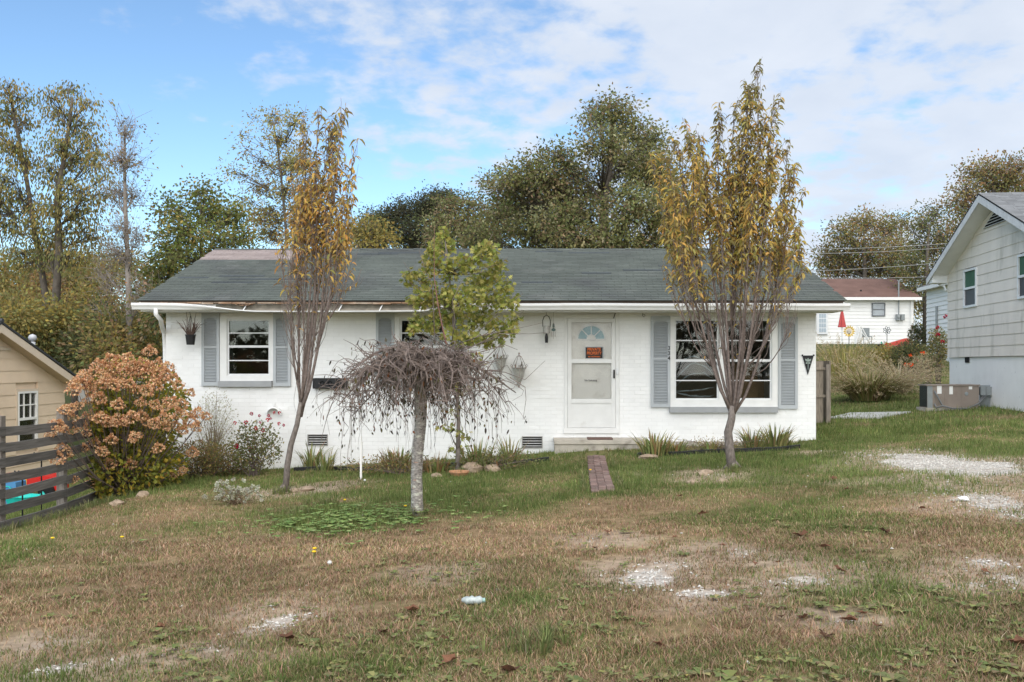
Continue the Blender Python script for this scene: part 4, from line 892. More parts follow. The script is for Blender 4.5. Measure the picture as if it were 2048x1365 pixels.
# white-sided house behind the grey neighbour
wh = thing('white_sided_house', 'narrow white-sided wall and gutter of a house showing past the grey neighbour', 'house', (P(1852, 0, 45)[0], 45, float(G(18.6, 45))))
wxp = lambda D: 18.6 + .104 * (D - 45)
def wbody(b):
    v = [(wxp(D) + dx, D, z) for dx in (.04, 7) for D in (45, 37) for z in (float(G(18.6, 45)) - 1.6, zc(577, 45))]; b.add(v, [(0, 1, 3, 2), (4, 6, 7, 5), (0, 4, 5, 1), (2, 3, 7, 6), (1, 5, 7, 3)])
ww = one('wall', wbody, m_vinyl, wh); z = zc(668, 45) - .8
while z < zc(577, 45) - .1:
    one('siding_board', lambda b: b.add([(wxp(45), 45, z), (wxp(37), 37, z), (wxp(37) + .03, 37, z + .2), (wxp(45) + .03, 45, z + .2), (wxp(45) + .05, 45, z), (wxp(37) + .05, 37, z)], [(0, 3, 2, 1), (0, 1, 5, 4)]), m_vinyl, ww); z += .2
one('gutter', lambda b: b.beam((wxp(45.4) - .25, 45.4, zc(577, 45) - .05), (wxp(37) - .25, 37, zc(577, 45) - .05), .14, .16), m_vinyl, wh)
one('roof', lambda b: b.add([(wxp(45.4) - .3, 45.4, zc(577, 45) + .06), (wxp(37) - .3, 37, zc(577, 45) + .06), (wxp(37) + 4, 37, zc(577, 45) + 1.5), (wxp(45.4) + 4, 45.4, zc(577, 45) + 1.5), (wxp(45.4) + 8, 45.4, zc(577, 45) + .06), (wxp(37) + 8, 37, zc(577, 45) + .06)], [(0, 1, 2, 3), (3, 2, 5, 4)]), m_greyroof, wh)
one('conduit', lambda b: b.tube([(wxp(43.3) - .05, 43.3, zc(612, 43)), (wxp(43.3) - .05, 43.3, zc(680, 43))], .05, 6), m_acgrey, wh)
# pale roofed house in the woods on the left
simple_house('grey_roofed_house', 'low pale house with a grey roof half hidden in the woods', 52, 8, 150, 330, 720, 676, 640, mat('dull_wall', (.36, .34, .31), .8, .1), mat('pale_grey_roof', (.27, .25, .235), .9, .12, 2), .4)
# ------------------------------------------------------------------ trees
def wig(rs, n, amp):                                     # smooth wobble
    t = np.linspace(0, 1, n); return amp * sum(rs.normal(size=(1, 3)) * np.sin(t[:, None] * math.pi * k + rs.uniform(0, 6)) / k for k in (1, 2, 3)) * t[:, None]
def leaf_set(mb_cls, pos, d, L, Wd, col, rs, droop, root, parent, n_ind, m, name='leaf'):
    """300 leaves nearest the street as objects of their own, the rest as one part"""
    n = len(pos); order = np.argsort(pos[:, 1] + rs.uniform(0, .35, n)); ind = order[:n_ind]; rest = order[n_ind:]
    b = MB(); leaves(b, pos[rest], d[rest], np.broadcast_to(L, (n,))[rest], np.broadcast_to(Wd, (n,))[rest], col[rest], rs, droop); b.build('foliage', m, parent, kind='stuff')
    protos = []
    for k in range(10):
        q = MB(); c = col[ind[rs.randint(len(ind))]] if len(ind) else (.1, .1, .05); dd = nrm(np.array([[.5, 0, -.3 if droop else .2]]))
        leaves(q, np.zeros((1, 3)), dd, np.array([np.mean(L)]), np.array([np.mean(Wd)]), np.array([c]), rs, droop); protos.append(q.mesh(name, m))
    for i in ind: inst(name, protos[rs.randint(10)], parent, pos[i], Matrix.Rotation(math.atan2(d[i, 1], d[i, 0]), 4, 'Z') @ Matrix.Rotation(rs.uniform(-.5, .5), 4, 'Y') @ Matrix.Scale(rs.uniform(.8, 1.2), 4))
def column_tree(name, label, base, trunk, r0, tops, D, zone, pal_lo, pal_hi, dens, seed, nl, sparse=.035, tw=1.0, Dsp=.8, twr=1.):
    rs = np.random.RandomState(seed); bp = gp(*base); D = bp[1]
    root = thing(name, label, 'tree', bp)
    tp = [P(x, y, D) for x, y in trunk]; tp[0] = bp + (0, 0, -.1); S = tp[-1]
    tr = MB(); tr.tube(np.array(tp), np.linspace(r0 * 1.15, r0 * .8, len(tp)), 9); 
    for a in rs.uniform(0, 6.28, 4): tr.tube([bp + (0, 0, .12), bp + np.array([math.cos(a), math.sin(a), -.02]) * (.16, .16, 1)], [r0 * .6, r0 * .2], 5)
    trunk_o = tr.build('trunk', m_bark, root, smooth=True)
    lp, ld, tws = [], [], MB(); ymin, ymax = zone
    mains = []; tops = sorted(tops); sel = set(range(1, len(tops), max(3, len(tops) // 9))); order = [t for i, t in enumerate(tops) if i in sel] + [t for i, t in enumerate(tops) if i not in sel]
    for it, (tx, ty) in enumerate(order):
        T = P(tx, ty, D); lat = T[0] - S[0]; T = P(tx, ty, D + rs.uniform(-1, 1) * Dsp * (.35 + .4 * abs(lat)))
        n = 12; t = np.linspace(0, 1, n); s0 = S + (0, 0, rs.uniform(-.25, .05)); ex_ = .72
        if it >= len(sel):
            mm = min(mains, key=lambda q: abs(q[-1][0] - T[0]) + .3 * abs(q[-1][1] - T[1]) + rs.uniform(0, .3)); c_ = [q for q in mm[2:8] if q[2] < T[2] - .5]; s0 = c_[rs.randint(len(c_))] if c_ else mm[1]; ex_ = .6
        pts = np.empty((n, 3)); pts[:, :2] = s0[:2] + (T[:2] - s0[:2]) * (t[:, None] ** ex_); pts[:, 2] = s0[2] + (T[2] - s0[2]) * t
        pts += wig(rs, n, .07)
        if it < len(sel): mains.append(pts)
        ln = np.linalg.norm(T - s0)
        one('stem', lambda b: b.tube(pts, np.linspace((.010 + .0042 * ln) if it < len(sel) else (.005 + .0024 * ln), .0025, n) * rs.uniform(.85, 1.15), 6), m_twig, trunk_o, smooth=True)
        for k in range(int(ln * 16 * tw)):
            u = rs.uniform(.16, .99)
            if u < .4 and rs.rand() < .5: continue
            i = u * (n - 1); i0 = min(int(i), n - 2); p = pts[i0] + (pts[i0 + 1] - pts[i0]) * (i - i0); d0 = nrm(pts[i0 + 1] - pts[i0])
            a = rs.uniform(0, 6.28); out = np.array([math.cos(a), math.sin(a), 0]); L = rs.uniform(.3, .85) * (1.15 - .75 * u)
            d = nrm(d0 + out * .38); q = np.array([p, p + d * L * .4, p + nrm(d + (0, 0, .35)) * L * .75, p + nrm(d + (0, 0, .6)) * L]) + wig(rs, 4, .02)
            tws.tube(q, np.array([.0052, .0042, .003, .002]) * twr, 3, cap=False)
            py = CY - (q[2, 2] - CAMZ) * F / D
            w = 1.0 if ymin <= py <= ymax else (float(1 - ss(ymax, ymax + 110, py)) * .5 + sparse)
            m_ = rs.poisson(max(.0, w * dens * L)); 
            if m_:
                s_ = rs.uniform(.15, 1, m_); x = np.array([np.interp(s_, [0, .4, .75, 1], q[:, c]) for c in range(3)]).T; lp.append(x)
                aa = rs.uniform(0, 6.28, m_); ld.append(np.c_[np.cos(aa), np.sin(aa), rs.uniform(-.5, .35, m_)])
        u = np.linspace(.55, 1, 5); 
    tws.build('twigs', m_twig, trunk_o, kind='stuff')
    lp = np.concatenate(lp); ld = np.concatenate(ld); n = len(lp); h = np.clip((CY - (lp[:, 2] - CAMZ) * F / D - ymin) / (ymax - ymin), 0, 1) + rs.normal(0, .16, n)
    hi = pick(pal_hi, n, rs); lo = pick(pal_lo, n, rs); col = np.where((rs.rand(n) < ss(.12, .62, h))[:, None], lo, hi)
    cr = MB(); cr.tube([S, S + (0, 0, .02)], .005, 4); crown = cr.build('crown', m_twig, root)
    leaf_set(MB, lp, ld, np.clip(rs.normal(.12, .036, n), .045, .2), np.clip(rs.normal(.031, .008, n), .014, .05), col, rs, .75, root, crown, 285, m_leaf)
    return root
OL, OLD, YB, OR, YG, BRN = (.31, .25, .09), (.215, .195, .09), (.56, .39, .10), (.56, .33, .10), (.38, .31, .10), (.27, .17, .075)
tr_r = [(1522, 158), (1507, 182), (1488, 192), (1468, 205), (1540, 222), (1552, 262), (1452, 235), (1528, 240), (1496, 260), (1478, 300), (1515, 320), (1540, 330), (1578, 292), (1592, 335), (1600, 400), (1590, 455), (1605, 500), (1598, 545), (1612, 560), (1560, 420), (1575, 480),
        (1428, 262), (1408, 275), (1385, 268), (1366, 262), (1348, 285), (1330, 315), (1312, 335), (1345, 360), (1375, 340), (1335, 420), (1350, 480), (1340, 545), (1365, 520), (1410, 360), (1440, 400), (1395, 440), (1430, 330), (1500, 400), (1470, 420), (1530, 470), (1450, 500), (1385, 560), (1560, 570)]
column_tree('upright_fruit_tree', 'tall vase-shaped tree with olive and yellow leaves before the twin window', (1466, 938), [(1466, 940), (1459, 900), (1456, 865), (1463, 838), (1465, 812)], .066, tr_r, 14.5, (150, 505), [(YB, 3), (OR, 1), (YG, 3), (OL, 2)], [(OL, 4), (OLD, 3), (YG, 2), (YB, .7)], 25, 11, 0, sparse=.02)
tr_l = [(683, 212), (668, 250), (652, 240), (640, 225), (622, 232), (608, 258), (692, 290), (700, 350), (688, 330), (600, 300), (588, 345), (578, 400), (572, 470), (660, 300), (640, 330), (620, 360), (700, 420), (705, 500), (690, 560), (580, 520), (575, 580), (665, 420), (645, 460), (610, 480), (680, 480)]
column_tree('slender_fruit_tree', 'slender leaning tree with sparse orange-yellow leaves beside the left window', (570, 984), [(570, 986), (575, 930), (582, 890), (594, 850), (602, 805)], .043, tr_l, 13, (225, 480), [(OR, 4), (YB, 4), (YG, 1), (BRN, 1)], [(OL, 4), (YG, 3), (BRN, 1), (YB, 2)], 15, 12, 0, sparse=.015, Dsp=.6, twr=.9)

# weeping cherry ------------------------------------------------------------
def weeping():
    rs = np.random.RandomState(21); bp = gp(835, 1030); D = bp[1]
    root = thing('weeping_cherry', 'bare weeping tree with a lichen-spotted trunk and drooping tangled twigs', 'tree', bp)
    tp = np.array([bp + (0, 0, -.1), P(834, 1000, D), P(833, 950, D), P(836, 900, D), P(841, 850, D), P(842, 800, D), P(840, 760, D), P(836, 735, D), P(835, 715, D)])
    to = one('trunk', lambda b: b.tube(tp, [.082, .070, .066, .066, .068, .074, .080, .07, .05], 12), m_wbark, root, smooth=True)
    C = P(840, 722, D); tw = MB(); hang = MB(); lp, ld = [], []
    mains = []
    for k in range(34):
        a = k * 2.399 + rs.uniform(-.3, .3); r = rs.uniform(.6, 1.12); o = np.array([math.cos(a), math.sin(a) * .9, 0]); rise = rs.uniform(.05, .17); drop = rs.uniform(.2, .55)
        if o[0] < -.5: r *= 1.08; drop += .06
        s = C + np.array([rs.normal(0, .03), rs.normal(0, .03), rs.uniform(-.16, .03)])
        t = np.linspace(0, 1, 10)[:, None]; pts = s + o * r * t + np.array([0, 0, 1]) * (rise * np.sin(np.minimum(t * 2.2, 1) * math.pi / 2) * 1.2 - drop * t ** 2.4) + wig(rs, 10, .085)
        mains.append(pts); one('branch', lambda b: b.tube(pts, np.linspace(.030, .006, 10) * rs.uniform(.6, 1.3), 6), m_wtwig, to, smooth=True)
    for pts in mains:
        for k in range(40):
            u = rs.uniform(.12, 1) * 9; i0 = min(int(u), 8); p = pts[i0] + (pts[i0 + 1] - pts[i0]) * (u - i0); a = rs.uniform(0, 6.28)
            o = nrm(np.array([math.cos(a), math.sin(a), rs.uniform(-.3, .3)]) + nrm((pts[-1] - pts[0]) * (1, 1, 0)) * .35); L = rs.uniform(.15, .55); dr = rs.uniform(-.12, .5)
            t = np.linspace(0, 1, 7)[:, None]; q = p + o * L * t * (1 - .25 * t) + np.array([0, 0, 1]) * (.05 * np.sin(t * 3) - dr * t ** 2) + wig(rs, 7, .085)
            tw.tube(q, np.linspace(.0065, .002, 7) * rs.uniform(.6, 1.25), 3, cap=False)
            if rs.rand() < .75:
                e = q[-1]; m_ = rs.poisson(1.2)
                if m_: lp.append(e + rs.normal(0, .03, (m_, 3))); ld.append(np.c_[rs.normal(0, .4, (m_, 2)), -np.ones(m_)])
            if rs.rand() < .10:
                e = q[-1]; n = 8; zl = rs.uniform(.15, .75); t = np.linspace(0, 1, n)[:, None]
                h = e + np.array([0, 0, -1]) * zl * t + wig(rs, n, .02); hang.tube(h, np.linspace(.0026, .0013, n), 3, cap=False)
                m_ = rs.poisson(zl * 3)
                if m_: lp.append(h[rs.randint(1, n, m_)]); ld.append(np.c_[rs.normal(0, .5, (m_, 2)), -np.ones(m_)])
    tw.build('twigs', m_wtwig, to, kind='stuff'); hang.build('hanging_twigs', m_wtwig, to, kind='stuff')
    sh = [[(893, 690), (886, 660), (876, 610), (869, 560), (868, 500), (869, 452)], [(903, 690), (910, 640), (905, 600), (925, 560)], [(900, 695), (960, 672), (1020, 660), (1060, 652), (1085, 646)], [(930, 700), (1000, 668), (1060, 668), (1090, 666)], [(870, 690), (865, 570), (850, 540), (838, 500)], [(960, 740), (1010, 745), (1050, 760), (1090, 722)], [(960, 730), (1000, 690), (1015, 672)], [(1020, 755), (1050, 775), (1052, 800), (1046, 840)], [(960, 705), (1010, 690), (1035, 700)], [(800, 700), (785, 670), (783, 655)]]
    for q in sh: one('shoot', lambda b: b.tube([P(x, y, D + .1 * rs.normal()) for x, y in q], np.linspace(.011 if len(q) > 5 else .006, .002, len(q)), 5), mat('red_shoot', (.19, .095, .075), .7, .2, 20) if len(q) > 5 else m_wtwig, to, smooth=True)
    lp = np.concatenate(lp); ld = np.concatenate(ld); n = len(lp); col = pick([((.07, .065, .03), 4), ((.12, .10, .04), 2), ((.20, .08, .03), 2), ((.05, .04, .03), 3)], n, rs)
    b = MB(); leaves(b, lp, ld, rs.uniform(.03, .08, n), rs.uniform(.012, .026, n), col, rs, .2); b.build('foliage', m_leaf, root, kind='stuff')
weeping()
# young maple ----------------------------------------------------------------
def maple():
    rs = np.random.RandomState(31); bp = gp(915, 946); D = bp[1]
    root = thing('maple_sapling', 'young maple with yellow-green lobed leaves behind the weeping tree', 'tree', bp)
    tp = np.array([bp + (0, 0, -.1), P(916, 900, D), P(917, 840, D), P(914, 780, D), P(910, 700, D), P(905, 620, D), P(898, 550, D), P(890, 480, D)])
    to = one('trunk', lambda b: b.tube(tp, np.linspace(.042, .010, 8), 8), m_bark, root, smooth=True)
    lp, ld = [], []
    cl = [(887, 468, 9, 18), (866, 500, 12, 16), (974, 488, 9, 14), (1000, 528, 12, 14), (812, 560, 10, 14), (1028, 600, 12, 14), (1022, 665, 14, 12), (826, 655, 12, 14), (895, 850, 18, 16), (925, 870, 16, 14), (915, 900, 20, 10), (885, 490, 26, 22), (862, 525, 20, 22), (900, 535, 30, 28), (945, 520, 24, 26), (975, 505, 22, 22), (990, 540, 22, 24), (960, 560, 34, 26), (845, 560, 24, 22), (820, 545, 16, 10), (875, 585, 36, 26), (930, 595, 40, 28), (985, 590, 32, 24), (1010, 570, 16, 16), (840, 600, 26, 20), (1015, 610, 20, 18), (895, 630, 36, 26), (955, 635, 40, 26), (1000, 650, 30, 20), (855, 650, 22, 18), (920, 670, 40, 22), (975, 680, 36, 18), (1030, 640, 14, 10), (835, 640, 16, 16), (890, 760, 26, 16), (925, 780, 20, 12), (870, 720, 26, 14), (940, 720, 40, 18), (905, 820, 22, 14)]
    for (cx, cy, rx, ry) in cl:
        s = D / F; c = P(cx, cy, D + rs.uniform(-.5, .5)); zz = c[2] - .25 * abs(c[0] - tp[4, 0]) - .2; i = np.argmin(abs(tp[:, 2] - zz)); a = tp[i]
        pts = np.array([a, a + (c - a) * .5 + (0, 0, -.03), c, c + (c - a) * .15 + (0, 0, .08)]); one('branch', lambda b: b.tube(pts, [.012, .008, .005, .003], 5), m_bark, to, smooth=True)
        n = int(rx * ry * (.24 if cy < 700 else .10)); u = nrm(rs.normal(size=(n, 3))) * rs.rand(n, 1) ** .45
        lp.append(c + u * np.array([rx * s, .8 * rx * s, ry * s]) * .98); ld.append(u * (1, 1, .3) + rs.normal(0, .4, (n, 3)) + (0, 0, -.35))
    lp = np.concatenate(lp); ld = nrm(np.concatenate(ld)); n = len(lp)
    col = pick([((.30, .31, .07), 4), ((.38, .36, .10), 4), ((.50, .44, .16), 2), ((.21, .24, .06), 3)], n, rs)
    # lobed leaf: three pointed lobes
    cr = MB(); cr.tube([tp[-1], tp[-1] + (0, 0, .1)], .004, 4); crown = cr.build('crown', m_twig, root)
    def lobed(b, p, d, s, c):
        r = rs.normal(size=3); sd = nrm(np.cross(d, r)); up = np.cross(sd, d)
        o = [(0, 0), (.28, -.5), (.42, -.2), (.75, -.42), (.68, -.14), (1.05, 0), (.68, .14), (.75, .42), (.42, .2), (.28, .5)]
        v = [p + (d * x + sd * y + up * (-.25 * y * y - .12 * x * x)) * s for x, y in o]
        b.add(np.array(v), tris=[(0, 1, 2), (0, 2, 8), (0, 8, 9), (2, 3, 4), (8, 6, 7), (2, 4, 6), (2, 6, 8), (4, 5, 6)], col=c)
    order = np.argsort(lp[:, 1]); fb = MB()
    for i in order[285:]: lobed(fb, lp[i], ld[i], rs.uniform(.045, .105), col[i])
    fb.build('foliage', m_leaf, crown, kind='stuff'); pr = []
    for k in range(12): q = MB(); lobed(q, np.zeros(3), nrm(np.array([.8, 0, -.4])), .08, col[rs.randint(n)]); pr.append(q.mesh('leaf', m_leaf))
    for i in order[:285]: inst('leaf', pr[rs.randint(12)], crown, lp[i], Matrix.Rotation(rs.uniform(0, 6.28), 4, 'Z') @ Matrix.Rotation(rs.uniform(-.5, .5), 4, 'Y') @ Matrix.Scale(rs.uniform(.8, 1.2), 4))
maple()
# background trees ---------------------------------------------------------------
def clump_tree(name, label, D, trunk, r0, clumps, pal, seed, dens=1., leaf=(.10, .17), wr=.55, spread=.24, droop=0, per=13, depth=.7, m_b=None, bare=0, cat='tree', lsz=1.):
    rs = np.random.RandomState(seed); x0 = P(trunk[0][0], 0, D)[0]; bp = np.array([x0, D, float(G(x0, D))])
    root = thing(name, label, cat, bp); s = D / F; m_b = m_b or m_farbark
    tp = np.array([bp - (0, 0, .2)] + [P(x, y, D) for x, y in trunk[1:]]); tp = np.concatenate([tp[:1], tp[1:]])
    rad = np.linspace(r0, r0 * .25, len(tp)); to = one('trunk', lambda b: b.tube(tp, rad, 8), m_b, root, smooth=True)
    dense = np.array([np.interp(np.linspace(0, 1, 40), np.linspace(0, 1, len(tp)), tp[:, c]) for c in range(3)]).T
    W_ = (max(c[0] + c[2] for c in clumps) - min(c[0] - c[2] for c in clumps)) * s * .5 * depth
    lp, ld, lc = [], [], []; tw = MB()
    for (cx, cy, rx, ry) in clumps:
        c = P(cx, cy, D + rs.uniform(-1, 1) * W_); R3 = np.array([rx * s, min(rx * s, W_ * .8 + .2), ry * s])
        want = c[2] - .55 * np.linalg.norm((c - dense[-1])[:2]) - ry * s * .6; i = np.argmin(abs(dense[:, 2] - want)); a = dense[i]
        pts = np.array([a, a + (c - a) * .35 + (0, 0, .02), a + (c - a) * .7 + (0, 0, .12), c]) + wig(rs, 4, .12); rr = r0 * .26 * (1 - .6 * i / 40)
        one('limb', lambda b: b.tube(pts, np.linspace(rr, rr * .3, 4), 6), m_b, to, smooth=True)
        k = max(4, int(rx * ry * s * s * 85 * dens)); u = nrm(rs.normal(size=(k, 3))) * rs.rand(k, 1) ** .4; e = c + u * R3
        for q in e:
            o = pts[rs.randint(1, 4)]; mid = (o + q) / 2 + rs.normal(0, .08, 3); tw.tube([o, mid, q], [.014, .008, .004], 3, cap=False)
            if bare:
                for _ in range(bare): tw.tube([mid, mid + (q - mid) * .6 + rs.normal(0, .12, 3), q + rs.normal(0, .25, 3) + (0, 0, .25)], [.009, .006, .003], 3, cap=False)
        n = k * per; base = np.repeat(e, per, 0); g = rs.normal(0, spread, (n, 3)) * (1, 1, .75); g[:, 2] -= droop * abs(g[:, 2]); lp.append(base + g)
        ld.append(nrm(g + rs.normal(0, .2, (n, 3)) + (0, 0, -.15 - droop))); lc.append(np.repeat(pick(pal, k, rs, .25), per, 0) * (1 + .15 * rs.uniform(-1, 1, (n, 1))))
    tw.build('twigs', m_b, to, kind='stuff')
    lp = np.concatenate(lp); ld = np.concatenate(ld); lc = np.concatenate(lc); n = len(lp); L = rs.uniform(*leaf, n) * lsz
    b = MB(); leaves(b, lp, ld, L, L * wr, lc, rs); b.build('crown', m_leaf, root, kind='stuff'); return root
g1, g2, g3 = (.18, .19, .075), (.23, .225, .085), (.125, .14, .055); y1, o1, b1_, d1 = (.40, .30, .085), (.36, .21, .09), (.27, .195, .11), (.085, .095, .05); w1_ = (.38, .35, .20)
oak = [(1225, 225, 48, 30), (1185, 240, 30, 22), (1262, 262, 42, 28), (1205, 290, 52, 34), (1300, 285, 38, 38), (1115, 315, 42, 26), (1062, 335, 42, 26), (1150, 345, 44, 30), (1245, 330, 46, 40), (1318, 345, 40, 46), (1040, 380, 56, 34), (1100, 390, 52, 38), (1170, 425, 50, 30), (1265, 410, 50, 44), (1335, 425, 46, 46), (972, 362, 22, 14), (1004, 385, 26, 18), (1000, 440, 46, 36), (1070, 455, 62, 36), (1150, 475, 56, 28), (1235, 470, 56, 32), (1310, 485, 46, 26), (955, 475, 36, 30), (1090, 500, 80, 20), (1240, 505, 80, 20), (1370, 480, 40, 40), (1345, 380, 30, 40), (1385, 430, 26, 30), (1010, 415, 44, 26), (1060, 420, 50, 30), (1130, 380, 44, 26), (1120, 435, 54, 30), (1205, 385, 44, 26), (1290, 340, 36, 36), (990, 480, 60, 24), (1170, 505, 90, 18), (1020, 355, 34, 18), (1085, 355, 40, 22)]
clump_tree('oak_tree', 'large spreading oak with dull green leaves rising behind the roof ridge', 38, [(1215, 700), (1215, 560), (1205, 470), (1210, 390), (1222, 320), (1225, 250)], .30, oak, [(g1, 4), (g2, 3), (b1_, 1.6), (w1_, 1.4), (d1, .5)], 41, 1.8, per=15)
clump_tree('dull_green_tree', 'rounded dull green tree beside the large oak', 42, [(930, 700), (930, 560), (928, 460)], .25, [(900, 420, 36, 30), (940, 412, 32, 26), (920, 455, 46, 34), (968, 445, 36, 34), (955, 485, 46, 24), (888, 485, 40, 22), (870, 455, 26, 26), (985, 490, 30, 20)], [(g1, 3), (b1_, 2), (g2, 2), (w1_, 1)], 42, 1.8)
clump_tree('dark_evergreen', 'dark brownish evergreen standing behind the maple top', 55, [(835, 700), (835, 560), (832, 420)], .3, [(800, 420, 28, 22), (835, 425, 36, 30), (880, 398, 30, 26), (820, 465, 48, 34), (880, 445, 40, 40), (762, 452, 24, 26), (850, 490, 60, 24), (905, 400, 20, 20), (750, 480, 30, 20), (740, 440, 26, 24), (780, 440, 30, 26), (720, 470, 30, 24), (860, 410, 30, 24)], [(d1, 4), ((.06, .055, .035), 4), (g3, 1)], 43, 2.0)
clump_tree('yellow_green_tree', 'low yellow-green tree showing between the slender tree and the dark evergreen', 36, [(745, 700), (745, 560), (743, 480)], .16, [(745, 458, 34, 24), (765, 480, 32, 20), (705, 470, 28, 22), (722, 445, 18, 10), (735, 490, 50, 16)], [(y1, 3), (g2, 3), (YG, 3)], 44, 1.9)
clump_tree('feathery_tree', 'thin feathery tree with scattered leaves behind the slender tree', 30, [(575, 700), (578, 560), (572, 460), (565, 380), (556, 300), (545, 240)], .065, [(545, 235, 20, 16), (590, 242, 24, 18), (505, 238, 8, 6), (487, 268, 10, 8), (492, 300, 16, 9), (470, 345, 24, 10), (560, 280, 26, 24), (525, 335, 24, 12), (572, 330, 30, 24), (520, 375, 32, 16), (570, 385, 32, 24), (490, 402, 20, 10), (545, 430, 34, 24), (605, 430, 34, 30), (600, 320, 24, 24), (540, 470, 36, 20), (520, 440, 24, 16), (600, 475, 40, 20), (630, 380, 24, 30)], [((.30, .29, .11), 3), ((.46, .36, .11), 3), (o1, 1.2), (YG, 3)], 45, 3.4, leaf=(.07, .13), per=13, spread=.19, wr=.4)
clump_tree('green_tree', 'full mid-green tree standing behind the left end of the roof', 33, [(410, 720), (408, 600), (402, 480)], .2, [(350, 420, 38, 30), (400, 388, 36, 24), (432, 425, 50, 38), (372, 462, 50, 36), (468, 432, 32, 32), (440, 478, 52, 28), (332, 500, 34, 34), (330, 555, 42, 50), (485, 475, 28, 24), (390, 515, 60, 30), (310, 610, 30, 40)], [((.19, .22, .06), 5), (g2, 3), (y1, .7), (g1, 1)], 46, 1.8)
clump_tree('tall_leaning_tree', 'tall thin leaning tree with drooping leaves above the tan house', 32, [(96, 700), (92, 600), (80, 520), (66, 440), (50, 340), (30, 240), (18, 180)], .13, [(18, 175, 28, 18), (40, 195, 24, 18), (10, 225, 26, 26), (45, 240, 24, 24), (20, 290, 34, 34), (55, 320, 28, 28), (10, 360, 30, 30), (45, 400, 40, 34), (15, 450, 32, 28), (70, 450, 30, 30), (40, 510, 40, 30), (-30, 400, 40, 60), (-30, 260, 30, 50)], [(g2, 3), (OL, 3), (y1, 1.4), (g1, 2)], 47, 1.9, leaf=(.09, .16), wr=.4, droop=.8, per=13, spread=.23)
clump_tree('tall_walnut_tree', 'tall open tree with drooping feathery leaves beside the leaning one', 31, [(112, 710), (112, 600), (118, 500), (114, 400), (128, 320), (140, 240), (145, 195)], .15, [(100, 190, 26, 14), (140, 180, 30, 16), (170, 205, 26, 16), (115, 225, 30, 22), (160, 250, 34, 24), (188, 285, 24, 26), (118, 285, 36, 28), (160, 320, 36, 28), (200, 320, 18, 26), (105, 345, 32, 28), (150, 380, 36, 28), (195, 385, 22, 28), (110, 415, 36, 26), (165, 430, 34, 26), (125, 465, 36, 24), (185, 470, 30, 26), (95, 500, 36, 24), (150, 510, 40, 24), (210, 350, 12, 20)], [(g2, 3), (OL, 3), (y1, 1), (g1, 2)], 48, 1.9, leaf=(.09, .16), wr=.4, droop=.8, per=13, spread=.23)
clump_tree('bare_tree', 'nearly bare grey tree with a few brown leaves left of the roof', 28, [(258, 720), (258, 640), (256, 560), (253, 470), (250, 390), (249, 310), (250, 250)], .10, [(250, 265, 22, 34), (240, 320, 30, 34), (268, 330, 24, 30), (235, 400, 34, 30), (268, 395, 26, 28), (248, 450, 36, 26), (225, 500, 34, 26), (280, 480, 24, 30), (250, 520, 36, 24), (215, 560, 30, 40), (280, 590, 30, 30), (200, 620, 40, 14)], [(OL, 3), (b1_, 3), (o1, 1)], 49, 1.2, leaf=(.06, .11), per=7, spread=.26, bare=3, m_b=mat('pale_grey_bark', (.24, .21, .185), .95, .3, 8))
clump_tree('autumn_tree', 'orange-brown autumn tree behind the red-roofed house', 75, [(1730, 640), (1730, 560), (1728, 470)], .3, [(1690, 468, 36, 28), (1730, 445, 40, 24), (1780, 458, 36, 28), (1740, 500, 50, 34), (1680, 515, 40, 30), (1795, 505, 36, 34), (1650, 505, 18, 26), (1730, 540, 80, 20), (1655, 540, 24, 20), (1800, 545, 40, 24)], [(o1, 1.6), (b1_, 2), (OL, 4), (g2, 3), (g1, 2)], 50, 1.1, leaf=(.16, .26), per=9, spread=.4)
clump_tree('olive_tree', 'loose olive-green tree behind the grey neighbour house', 62, [(1852, 640), (1852, 560), (1858, 450)], .25, [(1842, 448, 28, 28), (1872, 425, 24, 26), (1850, 495, 42, 36), (1822, 528, 32, 30), (1885, 475, 32, 40), (1852, 560, 34, 34), (1890, 530, 30, 40), (1825, 575, 26, 26), (1800, 440, 16, 14), (1860, 610, 30, 30)], [(g1, 3), (g3, 3), (OL, 2), (b1_, 1)], 51, 1.0, leaf=(.13, .2), spread=.34, per=11)
clump_tree('russet_oak', 'russet-brown oak crown above the grey neighbour roof', 50, [(1990, 640), (1990, 480), (1988, 370)], .3, [(1952, 345, 32, 22), (1985, 338, 34, 22), (2032, 342, 36, 28), (1932, 382, 24, 26), (1990, 375, 50, 30), (2045, 388, 36, 34), (1915, 408, 22, 26), (1960, 420, 40, 26), (1925, 450, 30, 30), (2090, 360, 40, 40)], [(o1, 2), (b1_, 3), (OL, 4), (g1, 3)], 52, 1.6, leaf=(.12, .19), spread=.3, per=11)
